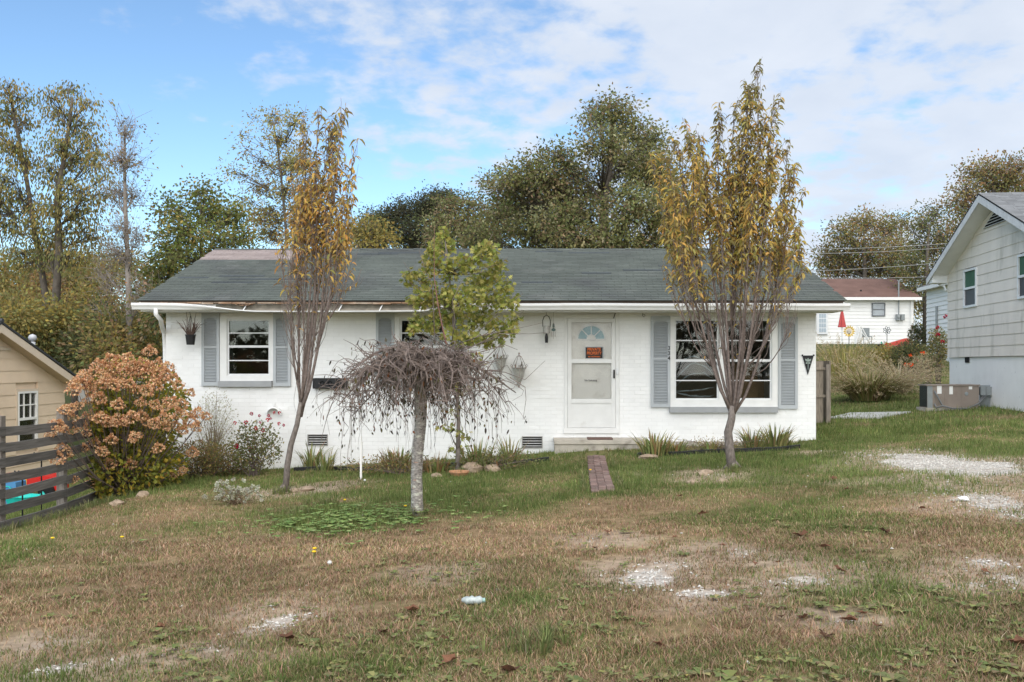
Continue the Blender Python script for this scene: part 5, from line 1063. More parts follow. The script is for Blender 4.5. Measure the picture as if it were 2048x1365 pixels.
# woods: a mass nobody could count
def wood():
    rs = np.random.RandomState(60); b = MB(); tk = MB(); s_ = []
    for i in range(56): s_.append((rs.uniform(-160, 340), rs.uniform(545, 690), rs.uniform(26, 56), rs.uniform(22, 44), rs.uniform(36, 48)))
    for i in range(36): s_.append((rs.uniform(-60, 340), rs.uniform(620, 735), rs.uniform(30, 50), rs.uniform(20, 34), rs.uniform(27, 34)))
    for i in range(80): s_.append((rs.uniform(-150, 2250), rs.uniform(575, 660), rs.uniform(50, 90), rs.uniform(30, 50), rs.uniform(88, 115)))
    for i in range(12): s_.append((rs.uniform(-80, 330), rs.uniform(500, 550), rs.uniform(26, 50), rs.uniform(20, 36), rs.uniform(50, 62)))
    for (cx, cy, rx, ry, D) in s_:
        c = P(cx, cy, D); s = D / F; near = D < 70
        c[2] = max(c[2], float(G(c[0], c[1])) + .4)
        k = int((100 if near else 60)); u = nrm(rs.normal(size=(k, 3))) * rs.rand(k, 1) ** .4; e = c + u * np.array([rx * s, rx * s, ry * s]); per = 11; n = k * per
        g = rs.normal(0, .26 if near else .5, (n, 3)); pal = [[(b1_, 3), (o1, 2), (OL, 2), (y1, 1)], [(g1, 3), (OL, 3), (b1_, 1)], [(d1, 2), (g3, 3), (b1_, 1)], [(OL, 2), (y1, 2), (g2, 2)]][rs.randint(4)]
        col = np.repeat(pick(pal, k, rs, .25), per, 0); L = rs.uniform(.1, .17, n) * (1 if near else 2.0)
        leaves(b, np.repeat(e, per, 0) + g, nrm(g + (0, 0, -.1)), L, L * .55, col, rs)
    b.build('woodland', m_leaf, kind='stuff'); 
    o = bpy.data.objects['woodland']; o['label'] = 'mass of brown and olive autumn woods behind the houses'; o['category'] = 'woods'
wood()
def across():                                            # unseen trees added behind the camera to darken what the panes mirror
    rs = np.random.RandomState(64); b = MB()
    for i in range(60):
        x, y = rs.uniform(-55, 60), rs.uniform(-48, -38); z = float(G(x, 0)); k = 130; u = nrm(rs.normal(size=(k, 3))) * rs.rand(k, 1) ** .5; e = np.array([x, y, z + rs.uniform(1.5, 8)]) + u * (3.2, 2.5, 2.4); L = rs.uniform(.5, 1., k)
        leaves(b, e, u + rs.normal(0, .5, (k, 3)), L, L * .7, pick([(g1, 2), (g3, 3), (b1_, 2), (d1, 2)], k, rs), rs)
    o = b.build('unseen_added_trees', m_leaf, kind='stuff'); o['label'] = 'mass of unseen trees added to darken the mirroring panes'; o['category'] = 'woods'
across()
rsw = np.random.RandomState(61)
for i, (px, D, top) in enumerate(((20, 45, 470), (150, 43, 520), (215, 47, 500), (300, 44, 520))):
    x = P(px, 0, D)[0]; z = float(G(x, D)); q = [np.array([x, D, z - .1]), P(px + rsw.uniform(-8, 8), 620, D), P(px + rsw.uniform(-14, 14), (top + 620) / 2, D), P(px + rsw.uniform(-20, 20), top, D)]
    single('slim_bare_tree', lambda b: (b.tube(q, [.16, .12, .09, .03], 7), [b.tube([q[k], q[k] + (rsw.uniform(-1.6, 1.6), rsw.uniform(-1, 1), rsw.uniform(.5, 1.8)), q[k] + (rsw.uniform(-2.6, 2.6), 0, rsw.uniform(1.2, 2.8))], [.05, .03, .01], 5) for k in (1, 1, 2, 2)]), m_farbark, 'slim bare tree standing in the brown woods', 'tree', 'bare trees in the woods')
m_wire = mat('pale_wire', (.27, .27, .26), .6, 0)
# utility wires
for i, (ya, yb) in enumerate(((498, 483), (507, 491), (541, 520), (556, 548))):
    lab = ('topmost of the overhead wires above the red roof', 'second of the close pair of overhead wires above the red roof', 'single pale overhead wire crossing below the close pair', 'lowest overhead wire just above the red roof')[i]
    single('utility_wire', lambda b: b.tube([P(1560 + 560 * t, ya + (yb - ya) * (t * 560 - 90) / 245 + 10 * (4 * t * (1 - t) - .5), 48) for t in np.linspace(0, 1, 16)], .014, 4), m_wire, lab, 'wire')
# ------------------------------------------------------------------ shrubs and border plants
def hydrangea():
    rs = np.random.RandomState(71); bp = gp(246, 1000); D = bp[1]; s = D / F
    root = thing('hydrangea_bush', 'big hydrangea with faded pinkish tan flower heads beside the board fence', 'shrub', bp)
    heads = [(785, 370), (575, 410), (630, 420), (675, 405), (515, 445), (545, 455), (600, 460), (650, 450), (700, 445), (745, 430), (780, 455), (830, 440), (880, 455), (460, 495), (430, 540), (395, 545), (385, 575), (480, 530), (530, 490), (585, 500), (640, 540), (535, 545), (490, 585), (465, 625), (520, 615), (610, 500), (660, 480), (710, 480), (760, 480), (820, 495), (870, 490), (910, 515), (850, 520), (820, 545), (770, 575), (710, 570), (740, 640), (620, 650), (815, 650), (935, 550), (1000, 590), (900, 640), (950, 650), (870, 660), (370, 670), (340, 680), (410, 660), (375, 725), (450, 725), (500, 690), (530, 720), (570, 740), (620, 730), (650, 745), (690, 715), (740, 710), (770, 745), (810, 750), (860, 720), (870, 765), (920, 760), (960, 790), (1000, 740), (1040, 695), (1085, 715), (1030, 770), (945, 700), (270, 790), (320, 770), (300, 760), (380, 785), (440, 790), (500, 850), (440, 880), (540, 895), (350, 900), (300, 930), (320, 875), (585, 835), (705, 820), (830, 880), (575, 965), (685, 965), (385, 1045), (485, 1050), (530, 1080), (690, 1120), (900, 1020), (955, 1000), (1010, 900), (430, 510), (470, 560), (560, 520), (730, 460), (600, 545), (680, 540)]
    C = P(250, 830, D); Rx, Rz = 1.28, 1.2
    def dep(p): q = 1 - ((p[0] - C[0]) / Rx) ** 2 - ((p[2] - C[2]) / Rz) ** 2; return D - math.sqrt(max(q, .0)) * 1.05 * rs.uniform(.75, 1.05) + rs.uniform(-.1, .1)
    protos = []
    for k in range(5):                                   # cone of small papery petals
        q = MB(); n = 150; u = nrm(rs.normal(size=(n, 3))); t = u * np.array([.085, .085, .082]) * (.7 + .3 * rs.rand(n, 1)); t[:, :2] *= (1.1 - 1.6 * np.clip(t[:, 2:] / .1, -.2, .5)); 
        col = pick([((.64, .38, .20), 4), ((.50, .27, .135), 3), ((.74, .51, .32), 3), ((.34, .17, .085), 1)], n, rs); leaves(q, t, u + rs.normal(0, .7, (n, 3)), .036, .034, col, rs); protos.append(q.mesh('flower_head', m_petal))
    stems = MB(); tips = []
    for (cx, cy) in heads:
        px, py = cx * .381, 560 + cy * .381; p = P(px, py, D); r_ = (px - CX) / F; p[1] = min(dep(p), (-6.92 + .063 * 12.4) / (r_ + .063) - .15); p = P(px, py, p[1]); tips.append(p)
        inst('flower_head', protos[rs.randint(5)], root, p, Matrix.Rotation(rs.uniform(-.6, .6), 4, 'X') @ Matrix.Rotation(rs.uniform(-.6, .6), 4, 'Y') @ Matrix.Scale(rs.uniform(.75, 1.15), 4))
        b0 = bp + np.array([rs.normal(0, .09), rs.normal(0, .09), 0]); m_ = b0 + (p - b0) * (.5, .5, .42) + rs.normal(0, .05, 3); stems.tube([b0, m_, p], [.012, .008, .005], 5)
    so = stems.build('stems', m_twig, root, kind='stuff')
    n = 5200; u = nrm(rs.normal(size=(n, 3))) * rs.rand(n, 1) ** .42; t = C + u * np.array([Rx * .80, .85, Rz * .80]); t[:, 0] += .10 * (t[:, 2] - C[2])
    zb = bp[2] + .12; low = np.clip((t[:, 2] - zb) / 1.0, 0, 1); t[:, 0] = bp[0] + (t[:, 0] - bp[0]) * (.45 + .55 * low ** .7); t[:, 1] = bp[1] + (t[:, 1] - bp[1]) * (.45 + .55 * low); t = t[(t[:, 2] > zb)]; n = len(t)
    n2 = 3400; u2 = nrm(rs.normal(size=(n2, 3))) * rs.rand(n2, 1) ** .4; t2 = P(247, 935, D) + u2 * (1.0, .85, .6); t2 = t2[t2[:, 2] > bp[2] + .1]; t = np.concatenate([t, t2]); t[:, 0] = np.maximum(t[:, 0], -6.92 - .063 * (t[:, 1] - 12.4) + .09 + rs.uniform(0, .15, len(t))); n = len(t); u = nrm(t - C)
    d = nrm(u[:n] * (1, 1, .2) + rs.normal(0, .5, (n, 3)) + (0, 0, -.25)); hh = np.clip((t[:, 2] - zb) / 1.8, 0, 1)[:, None]
    col = pick([((.33, .31, .055), 4), ((.45, .37, .06), 3), ((.23, .25, .055), 4), ((.55, .37, .06), 1.2), ((.17, .20, .05), 2)], n, rs)
    leaf_set(MB, t, d, rs.uniform(.075, .12, n), rs.uniform(.04, .065, n), col, rs, 0, root, so, 290, m_leaf)
hydrangea()
def bush(name, label, c, R3, n, pal, seed, leaf=(.03, .055), wr=.45, stems=30, m_s=m_twig, flowers=None, shell=.4, cat='shrub', base=None, up=0.):
    rs = np.random.RandomState(seed); bx_ = np.array(base if base is not None else (c[0], c[1], float(G(c[0], c[1])))); root = thing(name, label, cat, bx_); R3 = np.array(R3)
    u = nrm(rs.normal(size=(n, 3))) * rs.rand(n, 1) ** shell; t = np.array(c) + u * R3 + rs.normal(0, .03, (n, 3)); k = t[:, 2] > bx_[2] + .03; t = t[k]; u = u[k]
    st = MB()
    for i in rs.randint(0, len(t), stems): b0 = bx_ + np.array([rs.normal(0, R3[0] * .12), rs.normal(0, R3[1] * .12), 0]); st.tube([b0, b0 + (t[i] - b0) * (.35, .35, .55) + rs.normal(0, .03, 3), t[i]], [.008, .005, .002], 4, cap=False)
    so = st.build('stems', m_s, root, kind='stuff'); L = rs.uniform(*leaf, len(t)); b = MB(); leaves(b, t, nrm(u * .6 + rs.normal(0, .5, u.shape) + (0, 0, up)), L, L * wr, pick(pal, len(t), rs, .25), rs); b.build('foliage', m_leaf, root, kind='stuff')
    if flowers:
        pts, cols, sz, nm = flowers; pm = []
        for cc in cols:
            q = MB(); n2 = 26; v = nrm(rs.normal(size=(n2, 3))); leaves(q, v * sz * .35, v + rs.normal(0, .4, (n2, 3)), sz * .75, sz * .6, pick([(cc, 1)], n2, rs, .25), rs); pm.append(q.mesh(nm, m_petal))
        for p in pts: inst(nm, pm[rs.randint(len(pm))], root, p, Matrix.Rotation(rs.uniform(0, 6), 4, 'Z') @ Matrix.Scale(rs.uniform(.75, 1.25), 4)); st_ = 0
    return root
gD_ = lambda px, py: gp(px, py)
rb = gp(508, 952); RD = rb[1]
ros = [(548, 826), (503, 828), (519, 832), (537, 832), (541, 838), (535, 840), (470, 846), (492, 845), (520, 846), (526, 861), (558, 848), (512, 857), (500, 899), (473, 893), (567, 851), (559, 826)]
bush('rose_bush', 'rose bush with small red blooms against the white wall', P(512, 893, RD), (.46, .32, .46), 1900, [(g3, 3), (g1, 4), (b1_, 1), (OL, 1)], 81, (.035, .06), .6, 40, flowers=([P(x, y, RD - .2 * (i % 3)) for i, (x, y) in enumerate(ros)], [(.52, .012, .03), (.42, .015, .06)], .036, 'rose_bloom'), base=rb)
wb = gp(425, 948); bush('wispy_weed', 'tall wispy pale dried weed below the left shutter', P(430, 845, wb[1]), (.40, .2, .62), 1500, [((.42, .39, .24), 4), ((.32, .32, .15), 3), ((.24, .20, .10), 2)], 82, (.03, .06), .22, 60, base=wb, cat='weed', up=.2, m_s=mat('dry_stem', (.24, .19, .13), .9, .2, 20))
cb = gp(400, 955); bush('withered_perennial', 'low withered brown and green perennials between hydrangea and roses', P(405, 918, cb[1]), (.85, .35, .34), 4200, [(b1_, 2), (OL, 3), (g1, 3), ((.26, .15, .08), 1)], 83, (.04, .07), .4, 60, base=cb, cat='plant')
cb = gp(815, 948); bush('bed_weed', 'low mixed weeds at the wall behind the weeping tree', P(800, 935, cb[1]), (1.0, .3, .2), 1800, [(g1, 3), (OL, 2), (b1_, 2), (o1, .6)], 86, (.04, .07), .35, 40, base=cb, cat='plant')
cb = gp(985, 940); bush('bed_weed', 'leafy green weeds at the wall right of the young maple', P(990, 925, cb[1]), (.75, .25, .22), 1300, [(g1, 4), (g2, 2), (b1_, 1)], 87, (.04, .07), .4, 30, base=cb, cat='plant')
cb = gp(1440, 905); bush('bed_weed', 'sparse dry weeds along the ledge behind the vase-shaped tree', P(1430, 893, cb[1]), (1.1, .15, .16), 700, [(OL, 3), (b1_, 3), (g1, 1)], 88, (.03, .06), .3, 40, base=cb, cat='plant')
cb = gp(560, 945); bush('seedling_tangle', 'low tangled green weeds at the foot of the rose bush', P(470, 935, gp(470, 950)[1]), (.5, .25, .18), 900, [(g1, 3), (OL, 2), (b1_, 2)], 84, (.04, .07), .35, 30, base=gp(470, 950), cat='plant')
ab = gp(470, 1010); ars = np.random.RandomState(85)
bush('white_aster', 'sprawling weed with fluffy off-white seed heads on the lawn', P(472, 990, ab[1]), (.36, .25, .13), 260, [((.20, .17, .10), 3), (g1, 1)], 85, (.03, .05), .3, 50, base=ab, cat='plant', m_s=mat('aster_stem', (.20, .14, .09), .9, .2, 20), flowers=([P(472 + ars.normal(0, 26), 986 + ars.normal(0, 11) - (12 if k % 5 == 0 else 0), ab[1] + ars.uniform(-.2, .2)) for k in range(70)], [(.55, .54, .44), (.48, .46, .36)], .032, 'seed_head'))
def blades(name, label, px, py, n, h, w, spread, pal, seed, cat='plant', lean=.6, flop=.5, group=None, plume=None, D=None):
    rs = np.random.RandomState(seed); bp = gp(px, py); root = thing(name, label, cat, bp, group); b = MB(); pl = MB()
    for i in range(n):
        a = rs.uniform(0, 6.28); o = np.array([math.cos(a), math.sin(a), 0]); L = h * rs.uniform(.55, 1.1); ln = lean * rs.uniform(.1, 1); fl = flop * rs.uniform(.2, 1.2); p0 = bp + o * spread * rs.rand() ** .6 * (1, 1, 0)
        t = np.linspace(0, 1, 6)[:, None]; pts = p0 + o * L * (ln * t + fl * t ** 2.5 * .6) + np.array([0, 0, 1]) * L * (t - fl * .62 * t ** 2.4); pts[:, 2] = np.maximum(pts[:, 2], bp[2] + .01)
        sd = np.cross(o, (0, 0, 1)) + rs.normal(0, .2, 3); ww = w * np.array([.8, 1, 1, .8, .5, .06]) * rs.uniform(.7, 1.2); v = np.empty((12, 3)); v[::2] = pts - sd * ww[:, None] / 2; v[1::2] = pts + sd * ww[:, None] / 2; c = pick(pal, 1, rs, .25)
        b.add(v, [(2 * j, 2 * j + 1, 2 * j + 3, 2 * j + 2) for j in range(5)], col=np.repeat(c, 12, 0))
        if plume and rs.rand() < plume: m_ = 26; q = pts[-1] + (pts[-1] - pts[-2]) * rs.uniform(-.5, 1.0, (m_, 1)) + rs.normal(0, .016, (m_, 3)); leaves(pl, q, nrm(pts[-1] - pts[-2]) + rs.normal(0, .5, (m_, 3)), .06, .018, pick([((.52, .42, .27), 3), ((.42, .33, .20), 2)], m_, rs), rs)
    b.build('blades', m_grass, root, kind='stuff')
    if plume: pl.build('plumes', m_petal, root, kind='stuff')
    return root
IR = [((.24, .27, .10), 4), ((.36, .31, .13), 3), ((.33, .22, .11), 3), ((.15, .18, .06), 3)]
for i, (px, py, n, h, lab) in enumerate(((622, 938, 34, .62, 'spiky daylily clump under the left foundation vent'), (650, 942, 22, .5, 'arching daylily clump just right of the vent beside the slender tree'), (795, 945, 110, .48, 'dense browning daylily clump behind the weeping tree'), (870, 945, 60, .34, 'short withered daylily clump between the weeping tree and maple'), (955, 938, 90, .55, 'leafy daylily clump right of the maple stem'), (1020, 928, 40, .58, 'upright daylily clump below the right foundation vent'), (1310, 912, 90, .48, 'browning iris clump on the ledge right of the stoop'), (1350, 908, 30, .32, 'small iris clump beside the stoop ledge'), (1505, 900, 50, .5, 'tall iris clump right of the vase-shaped tree'), (1550, 893, 80, .46, 'bushy iris clump below the right tall shutter'), (1420, 905, 30, .3, 'sparse dry iris clump beside the vase-shaped tree'))):
    blades('border_plant', lab, px, py, int(n * 1.5), h, .026, .16 if n < 60 else .26, IR if i not in (2, 3) else IR + [(BRN, 6)], 90 + i, lean=.45, flop=.55, group='strappy plants along the house wall')
blades('fountain_grass', 'broad arching fountain grass with pale plumes beyond the plank fence', 1738, 802, 1500, 1.25, .024, .55, [((.30, .28, .10), 3), ((.40, .32, .16), 3), ((.19, .20, .07), 3), ((.16, .10, .06), 1)], 110, cat='grass clump', lean=.85, flop=.95, plume=.16)
blades('reed_grass', 'tall upright golden grass behind the fountain grass', 1690, 782, 420, 1.6, .02, .9, [((.38, .33, .12), 3), ((.27, .27, .09), 3), ((.46, .34, .18), 2)], 111, cat='grass clump', lean=.35, flop=.35, plume=.2)
blades('pale_grass', 'pale dried grass clump leaning over the lawn edge', 1795, 786, 420, 1.3, .02, .45, [((.50, .41, .29), 3), ((.40, .32, .19), 3)], 112, cat='grass clump', lean=.8, flop=.8, plume=.5)
def farbush(name, lab, px, py, rx, ry, D, n, pal, seed, fl=None, leaf=(.07, .12), **k):
    c = P(px, py, D); zb = float(G(c[0], D)); s = D / F; return bush(name, lab, c, (rx * s, rx * s * .8, ry * s), n, pal, seed, leaf, .5, 30, flowers=fl, base=(c[0], D, min(zb, c[2] - ry * s * .95)), **k)
mrs = np.random.RandomState(120)
farbush('flowering_bush', 'rounded green bush with a few orange-red blooms', 1822, 716, 40, 34, 37, 3600, [(g3, 4), (d1, 3), (OL, 1), (b1_, 1)], 121, ([P(1821, 711, 36), P(1822, 730, 36), P(1812, 730, 36.1), P(1833, 722, 36), P(1845, 707, 36.2)], [(.75, .10, .02)], .09, 'bloom'))
farbush('golden_bush', 'small golden-green bush left of the flowering bush', 1772, 715, 30, 28, 39, 1600, [(OL, 3), (y1, 3), (g2, 2)], 122)
farbush('evergreen_shrub', 'dark upright evergreen shrub in front of the white-sided wall', 1834, 672, 18, 26, 46, 1500, [(d1, 4), (g3, 2), (o1, .5)], 123)
farbush('tall_hibiscus', 'tall pale stems with dark red blooms beside the grey neighbour house', 1876, 695, 20, 40, 33, 1300, [(g1, 3), (w1_, 3), (OL, 2)], 124, ([P(1875, 656, 32.5), P(1876, 670, 32.5), P(1891, 634, 32.6), P(1885, 684, 32.5)], [(.38, .01, .04)], .08, 'bloom'))
farbush('tan_weed', 'low tan weedy growth along the bank', 1858, 725, 30, 16, 35, 1000, [(w1_, 3), (g1, 2), (b1_, 2)], 125)
farbush('vine_patch', 'mixed border growth below the timber edging', 1700, 712, 70, 18, 44, 2600, [(OL, 3), (g1, 3), (y1, 1), (b1_, 1)], 126)
# hanging pot with a dead plant
hp = thing('hanging_pot', 'dark hanging pot of dead twigs under the left end of the gutter', 'plant pot', P(380, 690, WY - .35))
q = P(381, 690, WY - .35); hz = q[2]
one('pot', lambda b: b.lathe([(0, 0), (.075, 0), (.098, .17), (.106, .175), (.106, .19), (.094, .19), (.07, .02), (0, .02)], q, 8), m_black, hp)
one('hanger', lambda b: [b.tube([q + (dx, dy, .185), q + (0, 0, .55), q + (0, -.1, ZE - hz - .1)], .004, 4) for dx, dy in ((.09, 0), (-.06, .07), (-.06, -.07))], m_blackm, hp)
def dead(b):
    rs = np.random.RandomState(7)
    for k in range(90):
        a = rs.uniform(0, 6.28); o = np.array([math.cos(a), math.sin(a), 0]); L = rs.uniform(.12, .38) if k > 5 else .5; p = q + o * .05 + (0, 0, .18); r = rs.uniform(.1, .75) if k > 5 else .1
        b.tube([p, p + o * L * r * .6 + (0, 0, L * .6), p + o * L * r * 1.1 + (0, 0, L * rs.uniform(.5, 1))], [.0045, .0035, .002], 3, cap=False)
one('dead_twigs', dead, mat('dead_plant', (.12, .08, .065), .95, .3, 30), hp, kind='stuff')
# urn lanterns on the wall
m_lg = mat('dusty_glass', (.34, .33, .30), .3, .25, 30, spec=.5); m_lr = mat('rusty_white_metal', (.33, .32, .30), .6, .2, 30, stain=[((.25, .10, .05), 18, .55, .65, .8)])
for (px, py, sc_, lab) in ((1038, 776, 1., 'glass urn wall lantern with scrolled crown, fully in view on the white brick'), (1001, 753, .92, 'glass urn wall lantern half covered by the maple leaves')):
    c = P(px, py, WY - .17); L = thing('wall_lantern', lab, 'lantern', c); k = .60 * sc_
    one('glass_urn', lambda b: b.lathe([(r * k, z * k) for r, z in ((.05, .17), (.09, .21), (.155, .36), (.185, .52), (.215, .60))], c, 12), m_lg, L)
    one('rim', lambda b: b.lathe([(r * k, z * k) for r, z in ((.215, .60), (.235, .615), (.235, .63), (.20, .635))], c, 16), m_lr, L)
    one('finial', lambda b: b.lathe([(r * k, z * k) for r, z in ((0, 0), (.03, .01), (.022, .06), (.05, .09), (.06, .16), (.052, .185))], c, 10), m_lr, L)
    def crown(b):
        for a in range(6):
            t = a * math.pi / 3; o = np.array([math.cos(t), math.sin(t), 0]); b.tube([c + o * .215 * k + (0, 0, .63 * k), c + o * .17 * k + (0, 0, .78 * k), c + o * .07 * k + (0, 0, .98 * k), c + (0, 0, 1.02 * k)], .007 * sc_, 5); b.tube([c + o * .22 * k + (0, 0, .64 * k), c + o * .27 * k + (0, 0, .70 * k), c + o * .25 * k + (0, 0, .74 * k), c + o * .21 * k + (0, 0, .70 * k)], .006 * sc_, 5)
        b.lathe([(r * k, z * k) for r, z in ((0, .98), (.035, 1.0), (.02, 1.05), (.035, 1.08), (0, 1.13))], c, 8)
    one('scroll_crown', crown, m_lr, L); one('wall_arm', lambda b: b.tube([c + (0, 0, .62 * k), c + (0, .10, .70 * k), c + (0, .166, .62 * k)], .01, 6), m_lr, L)
bf = P(1093, 686, WY - .3); F_ = thing('bird_feeder', 'small hanging clear feeder with a black arched top under the gutter', 'bird feeder', bf)
one('arch', lambda b: (b.tube([bf + (-.07, 0, .30), bf + (-.072, 0, .42), bf + (-.045, 0, .49), bf + (0, 0, .52), bf + (.045, 0, .49), bf + (.072, 0, .42), bf + (.07, 0, .30)], .008, 6), b.tube([bf + (0, 0, .52), bf + (0, -.05, .72)], .003, 4)), m_blackm, F_)
one('clear_cup', lambda b: b.lathe([(.0, .18), (.07, .18), (.072, .32), (.066, .32)], bf, 14), m_lg, F_); one('weight', lambda b: b.lathe([(0, 0), (.028, .0), (.032, .10), (.02, .16), (0, .18)], bf, 10), m_blackm, F_)
wc = P(1107, 676, WY - .32); C_ = thing('wind_chime', 'little verdigris wind chime hanging beside the clear feeder', 'wind chime', wc)
one('cord', lambda b: b.tube([wc + (0, 0, -.02), wc + (0, -.05, .62)], .003, 4), m_lr, C_); one('charm', lambda b: (b.lathe([(0, .18), (.02, .2), (.016, .26), (0, .28)], wc, 8), b.lathe([(0, .12), (.035, .13), (.04, .16), (0, .19)], wc, 8)), mat('verdigris_dark', (.10, .15, .14), .6, .3, 40), C_)
for a in range(4): one('tube', lambda b: b.tube([wc + (.03 * math.cos(a * 1.57), .03 * math.sin(a * 1.57), .12), wc + (.03 * math.cos(a * 1.57), .03 * math.sin(a * 1.57), .02)], .005, 5), m_lr, C_)
# ------------------------------------------------------------------ path, edging, stake, pots, rocks
pa, pb = gp(1192, 913), gp(1206, 983); path = thing('brick_path', 'narrow path of worn reddish bricks leading from the stoop', 'path', (pa + pb) / 2)
bq = MB(); bq.box(-.049, .049, -.098, .098, -.04, .022); bme2 = bq.mesh('brick', m_pathbrick); rsp = np.random.RandomState(9); ln_ = pa[1] - pb[1]; nr = int(ln_ / .205)
for r in range(nr + 1):
    for c in range(3):
        y = pb[1] + r * .205 + (c % 2) * .1; f = (y - pb[1]) / ln_; x = pb[0] + (pa[0] - pb[0]) * f + (c - 1) * .103
        if y > WY - .75: continue
        inst('brick', bme2, path, (x, y, float(G(x, y)) + rsp.uniform(-.004, .012)), Matrix.Rotation(rsp.uniform(-.05, .05), 4, 'Z') @ Matrix.Rotation(rsp.uniform(-.03, .03), 4, 'X'))
def edging(pts, lab):
    w = np.array([gp(x, y) for x, y in pts]); t = np.linspace(0, len(w) - 1, 40); w = np.array([np.interp(t, np.arange(len(w)), w[:, c]) for c in range(3)]).T; w[:, 2] = G(w[:, 0], w[:, 1])
    def f(b):
        n = len(w); v = []
        for i, p in enumerate(w): h = .055 + .018 * math.sin(i * 1.3); v += [p + (0, -.012, -.05), p + (0, -.012, h), p + (0, .012, h), p + (0, .012, -.05)]
        b.add(np.array(v), [(4 * i + k, 4 * i + 4 + k, 4 * i + 5 + k, 4 * i + 1 + k) for i in range(n - 1) for k in range(3)]); b.tube(w + (0, 0, .06), .014, 6)
    single('garden_edging', f, m_black, lab, 'garden edging')
edging([(588, 943), (640, 941), (700, 942), (760, 939), (850, 936), (930, 933), (1000, 931), (1060, 927), (1098, 922)], 'black plastic edging strip along the bed left of the stoop')
edging([(1275, 914), (1330, 913), (1400, 908), (1480, 905), (1560, 902), (1600, 897)], 'black plastic edging strip along the bed right of the stoop')
sp = gp(722, 960); single('white_stake', lambda b: (b.tube([sp - (0, 0, .1), sp + (0, 0, P(0, 873, sp[1])[2] - sp[2])], .018, 8), b.tube([sp + (0, 0, .60), sp + (.02, 0, .615)], .02, 8)), m_vinyl, 'white plastic pipe stake standing in the lawn beside the weeping tree', 'stake')
tpo = gp(918, 953); single('terracotta_saucer', lambda b: b.lathe([(0, .01), (.12, .01), (.15, .06), (.165, .065), (.165, .085), (.14, .08), (.11, .03), (0, .03)], tpo, 18), m_terra, 'terracotta saucer at the foot of the young maple', 'saucer')
def rock_mesh(seed, m=m_rock):
    rs = np.random.RandomState(seed); b = MB(); n, k = 9, 5; pr = []
    for j in range(k + 1):
        a = math.pi * j / k
        for i in range(n): t = 2 * math.pi * i / n; pr.append(np.array([math.sin(a) * math.cos(t), math.sin(a) * math.sin(t), math.cos(a)]) * (1 + .25 * rs.uniform(-1, 1)))
    i = np.arange(k)[:, None] * n + np.arange(n)[None]; j = np.arange(k)[:, None] * n + (np.arange(n)[None] + 1) % n
    b.add(np.array(pr), np.stack([i, i + n, j + n, j], -1).reshape(-1, 4)); return b.mesh('rock', m)
rms = [rock_mesh(s) for s in range(4)]
ROCK = [((866, 942, .13, .07), 'pale flat stone left of the terracotta saucer'), ((945, 944, .20, .12), 'largest pale stone at the foot of the young maple'), ((985, 942, .17, .08), 'pale stone between the maple and the edging strip'), ((872, 955, .11, .05), 'flat tan stone half buried behind the weeping tree trunk'), ((232, 1010, .13, .05), 'flat tan slab in front of the hydrangea base'), ((262, 996, .16, .06), 'flat grey-brown slab right of the hydrangea base'), ((285, 993, .13, .06), 'outer stone right of the hydrangea base'), ((195, 1012, .10, .05), 'small stone left of the hydrangea base'), ((612, 982, .14, .05), 'tan stone beside the slender tree base'), ((590, 985, .1, .05), 'small tan stone touching the slender tree base'), ((1412, 950, .13, .06), 'grey stone left of the vase-shaped tree base'), ((1445, 965, .1, .04), 'flat stone in front of the vase-shaped tree base'), ((1298, 917, .16, .05), 'tan stone by the right edging strip'), ((1385, 968, .09, .04), 'small stone on the lawn left of the vase-shaped tree')]
for i, ((px, py, r, h), lab) in enumerate(ROCK):
    p = gp(px, py); o = bpy.data.objects.new('rock', rms[i % 4]); COL.objects.link(o); o.location = p + (0, 0, h * .35); o.scale = (r, r * .75, h); o.rotation_euler = (0, 0, i * 1.3); tag(o, lab, 'rock', 'stones in the front beds')
# ------------------------------------------------------------------ far yard ornaments
yD = 54.
def yz(py): return zc(py, yD)
for i, (a, c, py, lab) in enumerate(((1600, 1770, 690, 'upper weathered timber edging the far bank'), (1600, 1715, 698, 'lower weathered timber edging the far bank'))):
    single('timber_edging', lambda b: b.box(P(a, 0, 51)[0], P(c, 0, 51)[0], 51 - .3 * i, 51.2 - .3 * i, zc(py + 5, 51) - .5, zc(py, 51)), mat('brown_timber', (.13, .085, .065), .95, .25, 4), lab, 'timber')
def ground_px(px, D=yD): x = P(px, 0, D)[0]; return np.array([x, D, float(G(x, D))])
u = ground_px(1684); um = thing('patio_umbrella', 'closed red patio umbrella on a pole before the white house', 'umbrella', u)
one('pole', lambda b: b.tube([u, np.array([u[0], u[1], yz(616)])], .025, 6), m_alu, um)
def canopy(b):
    n = 16; v = []
    for (r, py) in ((.03, 617), (.08, 628), (.14, 642), (.20, 655)):
        for i in range(n): a = i * 2 * math.pi / n; rr = r * (1.15 if i % 2 else .75); v.append((u[0] + rr * math.cos(a), u[1] + rr * math.sin(a), yz(py)))
    b.add(np.array(v), [(j * n + i, j * n + (i + 1) % n, (j + 1) * n + (i + 1) % n, (j + 1) * n + i) for j in range(3) for i in range(n)])
one('canopy', canopy, mat('faded_red_cloth', (.48, .09, .085), .8, .1, 3), um)
f0 = ground_px(1698); sf = thing('sunflower_ornament', 'large yellow metal sunflower on a stake', 'yard ornament', f0); fc = np.array([f0[0], yD, yz(663)])
one('stake', lambda b: b.tube([f0, fc], .02, 5), m_blackm, sf)
